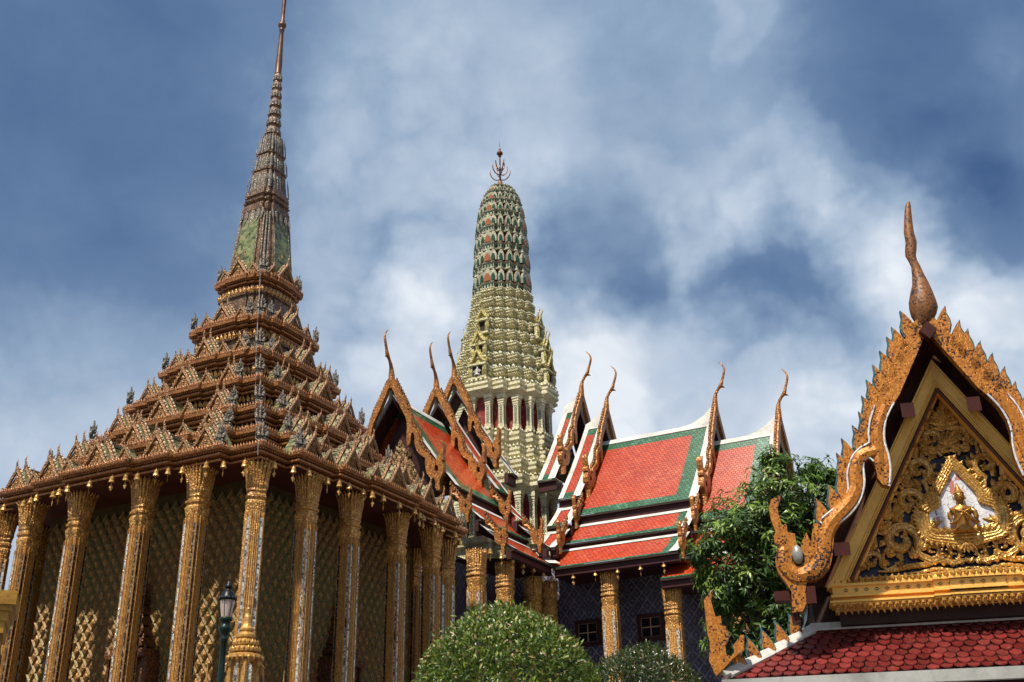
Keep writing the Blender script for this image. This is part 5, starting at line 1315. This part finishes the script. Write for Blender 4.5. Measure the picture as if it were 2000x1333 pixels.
vs = [PL(s*x, v, w) for v in (1.60, 2.40) for s, x, w in ((-1, 1.75, -.1), (1, 1.75, -.1), (1, 1.75, -3.3), (-1, 1.75, -3.3))]
bs.add(vs, [(3, 2, 1, 0), (4, 5, 6, 7), (0, 1, 5, 4), (1, 2, 6, 5), (2, 3, 7, 6), (3, 0, 4, 7)]); bs.build('ceiling_beam', MAROON, pav)
for sx in (-1, 1):
    for w in (-.35, -3.05):
        p = PL(sx*1.5, 0, w); po = MB(); box(po, (p.x, p.y, (CAMH+1.6-Z0)/2), (.14, .14, (CAMH+1.6+Z0)/2), 0, radians(195)); box(po, (p.x, p.y, -Z0+.2), (.2, .2, .2), 0, radians(195))
        po.build('post', WHITE, pav)

# ------------------------------------------------------------------ planting
def leaf_mat(name, cols, rough=.38, spec=.5):
    def f(N, b):
        g = N.n('ShaderNodeNewGeometry'); n = N.noise(N.co, 1.8, 3, .6)
        col = N.ramp(g.outputs['Random Per Island'], [(i/(len(cols)-1), c) for i, c in enumerate(cols)])
        col = N.mix(N.math('MULTIPLY', N.smooth(n, .4, .7), .35), col, tuple(c*.5 for c in cols[0]))
        setb(N, b, col, rough, 0, spec)
        b.inputs['Subsurface Weight'].default_value = 0.0
        tr = N.n('ShaderNodeBsdfTranslucent'); N.put(tr.inputs[0], N.mix(.4, col, (.25, .40, .04))); ms = N.n('ShaderNodeMixShader'); ms.inputs[0].default_value = .22
        out = [x for x in N.t.nodes if x.bl_idname == 'ShaderNodeOutputMaterial'][0]
        N.t.links.new(b.outputs[0], ms.inputs[1]); N.t.links.new(tr.outputs[0], ms.inputs[2]); N.t.links.new(ms.outputs[0], out.inputs[0])
    return mat(name, f)
def leaf(mb, p, d, up, L, w, mi=0, droop=.12):
    """folded, slightly curved leaf"""
    d = d.normalized(); s = d.cross(up); s = s.normalized() if s.length > 1e-3 else Vector((1, 0, 0)); n = s.cross(d)
    a = p; m = p+d*L*.45+n*.02*L; t = p+d*L-n*droop*L
    q = p+d*L*.75-n*droop*.4*L
    mb.add([a, m+s*w*.5+n*w*.14, m, m-s*w*.5+n*w*.14, q+s*w*.33+n*w*.08, q, q-s*w*.33+n*w*.08, t], [(0, 1, 2), (0, 2, 3), (1, 4, 5, 2), (2, 5, 6, 3), (4, 7, 5), (5, 7, 6)], mi)
def rnd(): 
    while True:
        v = Vector((random.uniform(-1, 1), random.uniform(-1, 1), random.uniform(-1, 1)))
        if .05 < v.length < 1: return v.normalized()
def bump3(d, seed): return .5*sin(d.x*5.1+seed)+.5*sin(d.y*6.3+seed*1.7+d.z*3.1)+.4*sin(d.z*7.7+seed*.6+d.x*2.2)
def topiary(c, R, nleaf, label, mats, L, squash=1.0, amp=.05):
    base = (c[0], c[1], -Z0); o = thing('topiary_bush', label, 'bush', base)
    tr = MB(); tube(tr, [(c[0], c[1], -Z0), (c[0]+.03, c[1], c[2]-R*.8), (c[0], c[1]+.02, c[2])], [.11, .08, .06], 8)
    for k in range(14):
        d = rnd(); d.z = abs(d.z)*.7-.1; tube(tr, [Vector(c)-Vector((0, 0, R*.4)), Vector(c)+d*R*.5, Vector(c)+d*R*.93], [.035, .02, .006], 5)
    tr.build('trunk', plain('bush_bark', (.12, .08, .05), .8), o)
    cr = MB()
    for i in range(nleaf):
        d = rnd(); 
        if d.z < -.75: continue
        sh = random.random()**.45
        r = R*(.70+.30*sh)*(1+amp*bump3(d, R*9)*.6)*(random.uniform(1.0, 1.085) if random.random() < .10 else 1)
        p = Vector(c)+Vector((d.x, d.y, d.z*squash))*r
        if .03 > 1: pass
        dd = (d*.55+rnd()*.8+Vector((0, 0, .35))); young = random.random() < (.28 if sh > .75 and d.z > .35 else .12 if sh > .8 and d.z > -.1 else .01)  # more young tips up top, which also paint its sunlit brightness
        leaf(cr, p, dd, rnd()*.7+d, L*random.uniform(.5, 1.35), L*random.uniform(.32, .46), 1 if young else 0, random.uniform(.0, .25))
    cr.build('crown', mats, o, fix=False)
    return o
random.seed(3)
LB1 = leaf_mat('bush_leaf', [(.014, .038, .005), (.10, .155, .012), (.050, .095, .009), (.22, .27, .022)])
LB1y = leaf_mat('young_leaf', [(.28, .31, .05), (.40, .24, .14), (.22, .30, .04), (.38, .30, .15)])
LB2 = leaf_mat('dark_bush_leaf', [(.018, .036, .010), (.042, .066, .018), (.030, .050, .012), (.070, .095, .028)], .3)
LB2y = leaf_mat('brown_leaf', [(.13, .09, .04), (.10, .08, .03), (.16, .10, .05)])
topiary((-18.18, -20.74, -9.16), 1.12, 17000, 'large round clipped bush with bright green leaves and pinkish new tips at bottom centre', [LB1, LB1y], .078, 1.0, .085)
topiary((-15.17, -21.30, -8.93), .83, 9500, 'smaller darker clipped bush with dull brownish leaves, behind the bright green one', [LB2, LB2y], .068, .95, .07)

def mango_tree():
    base = Vector((-9.2, -21.6, -Z0)); o = thing('broadleaf_tree', 'leafy green tree with long drooping leaves between the red tiled roof and amber gable', 'tree', base)
    tr = MB(); top = Vector((-9.3, -21.7, -6.6))
    tube(tr, [base, base+Vector((.05, .1, 2)), base+Vector((-.1, 0, 4)), top], [.28, .2, .16, .12], 10)
    lv = MB(); random.seed(11)
    # crown clusters (centre, radius)
    cl = []
    spec = [((-10.1, -22.45, -4.75), .85), ((-10.2, -21.9, -5.2), .95), ((-10.3, -21.3, -5.5), .62), ((-10.4, -20.85, -5.75), .42), ((-10.0, -22.3, -5.8), 1.0), ((-10.1, -21.4, -6.3), .9), ((-9.8, -23.1, -5.0), .6), ((-9.7, -23.2, -5.9), .8),
            ((-9.6, -21.9, -7.0), 1.0), ((-10.2, -21.05, -6.6), .42), ((-9.8, -22.6, -6.9), .8), ((-9.4, -21.6, -7.8), .9), ((-9.6, -22.2, -8.5), .8), ((-10.0, -22.95, -4.35), .30), ((-10.2, -22.3, -4.1), .32), ((-10.15, -23.35, -4.55), .25), ((-9.2, -22.3, -5.2), 1.0), ((-8.8, -21.6, -6.0), 1.1), ((-9.8, -21.0, -7.3), .6), ((-10.3, -20.75, -6.1), .25), ((-10.2, -21.05, -8.6), .55)]
    for c, R in spec:
        c = Vector(c); s = top+Vector((random.uniform(-.1, .1), random.uniform(-.1, .1), random.uniform(-1.4, 0)))
        mid = (s+c)/2+rnd()*.15; tube(tr, [s, mid, c], [.07, .045, .018], 6)
        nt = int(200*R**1.7)+16
        for k in range(nt):
            d = rnd(); d.z = d.z*.8+.15; r = R*(.35+.65*random.random()**.5)*(1+.22*bump3(d, R*7+c.x)); tip = c+d*r
            if k % 3 == 0: tube(tr, [c+d*r*.2, tip], [.012, .005], 4)
            tw = (d+Vector((0, 0, .5))).normalized(); m = random.randint(6, 10); ph = random.random()*6
            fresh = random.random() < .42 and d.z > -.1
            for j in range(m):
                an = ph+j*2.4; side = tw.cross(Vector((.3, .2, .9))).normalized(); si2 = tw.cross(side)
                dd = tw*.35+side*cos(an)+si2*sin(an)+Vector((0, 0, -.35-.35*random.random())); q = tip-tw*random.uniform(0, .14)
                leaf(lv, q, dd, tw+rnd()*.25, random.uniform(.11, .20), random.uniform(.032, .048), 1 if fresh else 0, random.uniform(.05, .3))
    tr.build('trunk', plain('tree_bark', (.15, .115, .085), .85, 0, .4), o)
    lv.build('crown', [leaf_mat('mango_leaf', [(.016, .044, .008), (.044, .098, .012), (.028, .072, .010), (.078, .145, .018)], .42, .35), leaf_mat('fresh_mango_leaf', [(.12, .21, .02), (.20, .30, .035), (.14, .22, .02)], .36)], o, fix=False)
mango_tree()

# ------------------------------------------------------------------ lamp, gilt pinnacles, gold gatepost
def lamp(x, y, ztop):
    o = thing('street_lamp', 'dark green lamp post with a tapered glass lantern in front of the gold columns', 'street lamp', (x, y, -Z0))
    z = lambda d: ztop-d
    p = MB(); lathe(p, [(.16, -Z0), (.17, -Z0+.1), (.15, -Z0+.5), (.10, -Z0+.6), (.085, -Z0+.9), (.06, z(1.35)), (.058, z(1.02)), (.075, z(1.0)), (.075, z(.96)), (.06, z(.94)), (.07, z(.90)), (.12, z(.84)), (.125, z(.80)), (.09, z(.77)), (.085, z(.72)), (.12, z(.70)), (.125, z(.66)), (.10, z(.645))], (x, y, 0), 16)
    G = plain('lamp_green_iron', (.010, .026, .018), .35, .3, .3)
    p.v = [(x+(q[0]-x)*.8, y+(q[1]-y)*.8, q[2]) for q in p.v]; p.build('post', G, o, smooth=True)
    h = MB(); lathe(h, [(.15, z(.385)), (.165, z(.38)), (.168, z(.35)), (.15, z(.335)), (.135, z(.30)), (.11, z(.26)), (.075, z(.235)), (.06, z(.22)), (.06, z(.195)), (.078, z(.19)), (.078, z(.16)), (.06, z(.145)), (.045, z(.11)), (.02, z(.085)), (.022, z(.07)), (.01, z(.05)), (.004, z(0))], (x, y, 0), 18)
    for k in range(14):
        a = 2*pi*k/14; box(h, (x+.165*cos(a), y+.165*sin(a), z(.365)), (.012, .016, .028), 0, a)
    h.v = [(x+(q[0]-x)*.8, y+(q[1]-y)*.8, q[2]) for q in h.v]; h.build('hood', plain('lamp_black_iron', (.012, .013, .016), .35, .4, .25), o, smooth=True)
    g = MB(); pf = [(.098, z(.645)), (.112, z(.58)), (.135, z(.47)), (.148, z(.39))]; n = 18; pf = [(r*.8, q) for r, q in pf]
    rings = [[(x+r*cos(2*pi*k/n), y+r*sin(2*pi*k/n), zz) for k in range(n)] for r, zz in pf]; loft(g, rings, caps=False)
    m = bpy.data.materials.new('lantern_glass'); m.use_nodes = True; b = m.node_tree.nodes['Principled BSDF']; b.inputs['Base Color'].default_value = (.80, .62, .52, 1); b.inputs['Roughness'].default_value = .12; b.inputs['Alpha'].default_value = .55; b.inputs['IOR'].default_value = 1.45
    g.build('lantern_glass', m, o, smooth=True)
    bu = MB(); lathe(bu, [(.02, z(.64)), (.025, z(.58)), (.045, z(.52)), (.05, z(.46)), (.03, z(.41)), (.01, z(.39))], (x, y, 0), 12); bu.v = [(x+(q[0]-x)*.8, y+(q[1]-y)*.8, q[2]) for q in bu.v]; bu.build('bulb', plain('white_bulb', (.85, .8, .72), .3, 0, .1), o, smooth=True)
    rb = MB()
    for k in range(6):
        a = 2*pi*(k+.3)/6; tube(rb, [(x+r*1.02*cos(a), y+r*1.02*sin(a), zz) for r, zz in pf], .006, 4)
    rb.build('lantern_rib', G, o)
lamp(-17.17, -15.28, -6.78)

def pinnacle(name, x, y, ztip, s, label, needle=1.0):
    """gilt canopy on slender posts with ringed spire and needle"""
    o = thing(name, label, 'shrine', (x, y, -11.2)); z = lambda d: ztip-d*s
    sp_ = MB()
    lathe(sp_, [(.004, z(0)), (.008, z(.5*needle)), (.016, z(1.4*needle)), (.022, z(1.85)), (.035, z(1.92)), (.03, z(1.98)), (.055, z(2.02)), (.05, z(2.12)), (.085, z(2.2)), (.10, z(2.34)), (.13, z(2.42)), (.17, z(2.46)), (.17, z(2.50)), (.15, z(2.53)), (.22, z(2.60)), (.22, z(2.65)), (.19, z(2.68)), (.27, z(2.76)), (.27, z(2.82)), (.24, z(2.84)), (.33, z(2.92)), (.33, z(2.97)), (.28, z(2.99)), (.40, z(3.05)), (.41, z(3.11)), (.26, z(3.13))][::-1], (x, y, 0), 16)
    for k in range(20):
        a = 2*pi*k/20; n = Vector((cos(a), sin(a), 0)); q = Vector((x, y, 0))
        blade(sp_, q+n*.40+Vector((0, 0, z(3.06))), q+n*.41+Vector((0, 0, z(3.19))), .09, .03, n)
        blade(sp_, q+n*.32+Vector((0, 0, z(2.95))), q+n*.33+Vector((0, 0, z(2.84))), .07, .03, n); blade(sp_, q+n*.26+Vector((0, 0, z(2.8))), q+n*.27+Vector((0, 0, z(2.70))), .06, .03, n)
    sp_.build('ringed_spire', GOLDY, o)
    ps = MB()
    for sx in (-1, 1):
        for sy in (-1, 1):
            cx, cy = x+sx*.20, y+sy*.20; box(ps, (cx, cy, (z(3.13)-11.2)/2), (.05, .05, (z(3.13)+11.2)/2)); box(ps, (cx, cy, z(3.22)), (.075, .075, .05))
            for k in range(4): blade(ps, (cx+sx*.04, cy+sy*.04, z(3.2)), (cx+sx*.13, cy+sy*.13, z(3.2)-.12-.1*k), .07, .04, (sx, sy, .3))
    box(ps, (x, y, (z(3.6)-11.2)/2), (.12, .12, (z(3.6)+11.2)/2)); ps.build('canopy_post', GOLDY, o)
GOLDY = carved('yellow_gilt', (.46, .22, .045), (.72, .42, .10), (.16, .07, .02), 24, .4, .35, .5, .012, .35)
pinnacle('gilt_shrine', -10.92, -10.27, -3.75, 1.0, 'gilded shrine canopy with ringed spire, rising before the nearest corner column')
pinnacle('gilt_pinnacle', -12.17, -10.37, -7.00, .42, 'small gold spire tip at the bottom edge, beside the lamp post', .5)
pinnacle('gilt_pinnacle', -11.13, -11.58, -7.24, .42, 'small gold spire tip at the bottom edge, right of the ringed shrine', .5)

gp_ = thing('gold_gatepost', 'square golden pillar with a moulded cap at the lower left edge', 'pillar', (-22.75, -16.75, -Z0))
def gpost():
    c = Vector((-22.72, -16.72, 0)); an = radians(49); zt = -8.22
    b = MB(); box(b, (c.x, c.y, (zt-.42-Z0)/2), (.36, .36, (zt-.42+Z0)/2), 0, an)
    sh_ = b.build('shaft', plain('yellow_gold_paint', (.42, .22, .035), .42, .25, .4, 2, (.20, .085, .015), .3, .02), gp_)
    k = MB()
    for dz, h, w in ((-.07, .07, .47), (-.17, .03, .44), (-.25, .05, .41), (-.36, .06, .39)): box(k, (c.x, c.y, zt+dz), (w, w, h), 0, an)
    k.build('cap', MATS['yellow_gold_paint'], gp_)
    p = MB()
    for q in range(4):
        a = an+q*pi/2; n = Vector((cos(a), sin(a), 0)); t = Vector((-n.y, n.x, 0)); m = c+n*.365
        for s in (-1, 1): box(p, (m.x+t.x*s*.27, m.y+t.y*s*.27, zt-1.2), (.02, .03, .62), 0, a)
        box(p, (m.x, m.y, zt-.60), (.02, .30, .03), 0, a)
    p.build('panel_moulding', MATS['red_brown_soffit'], gp_)
gpost()
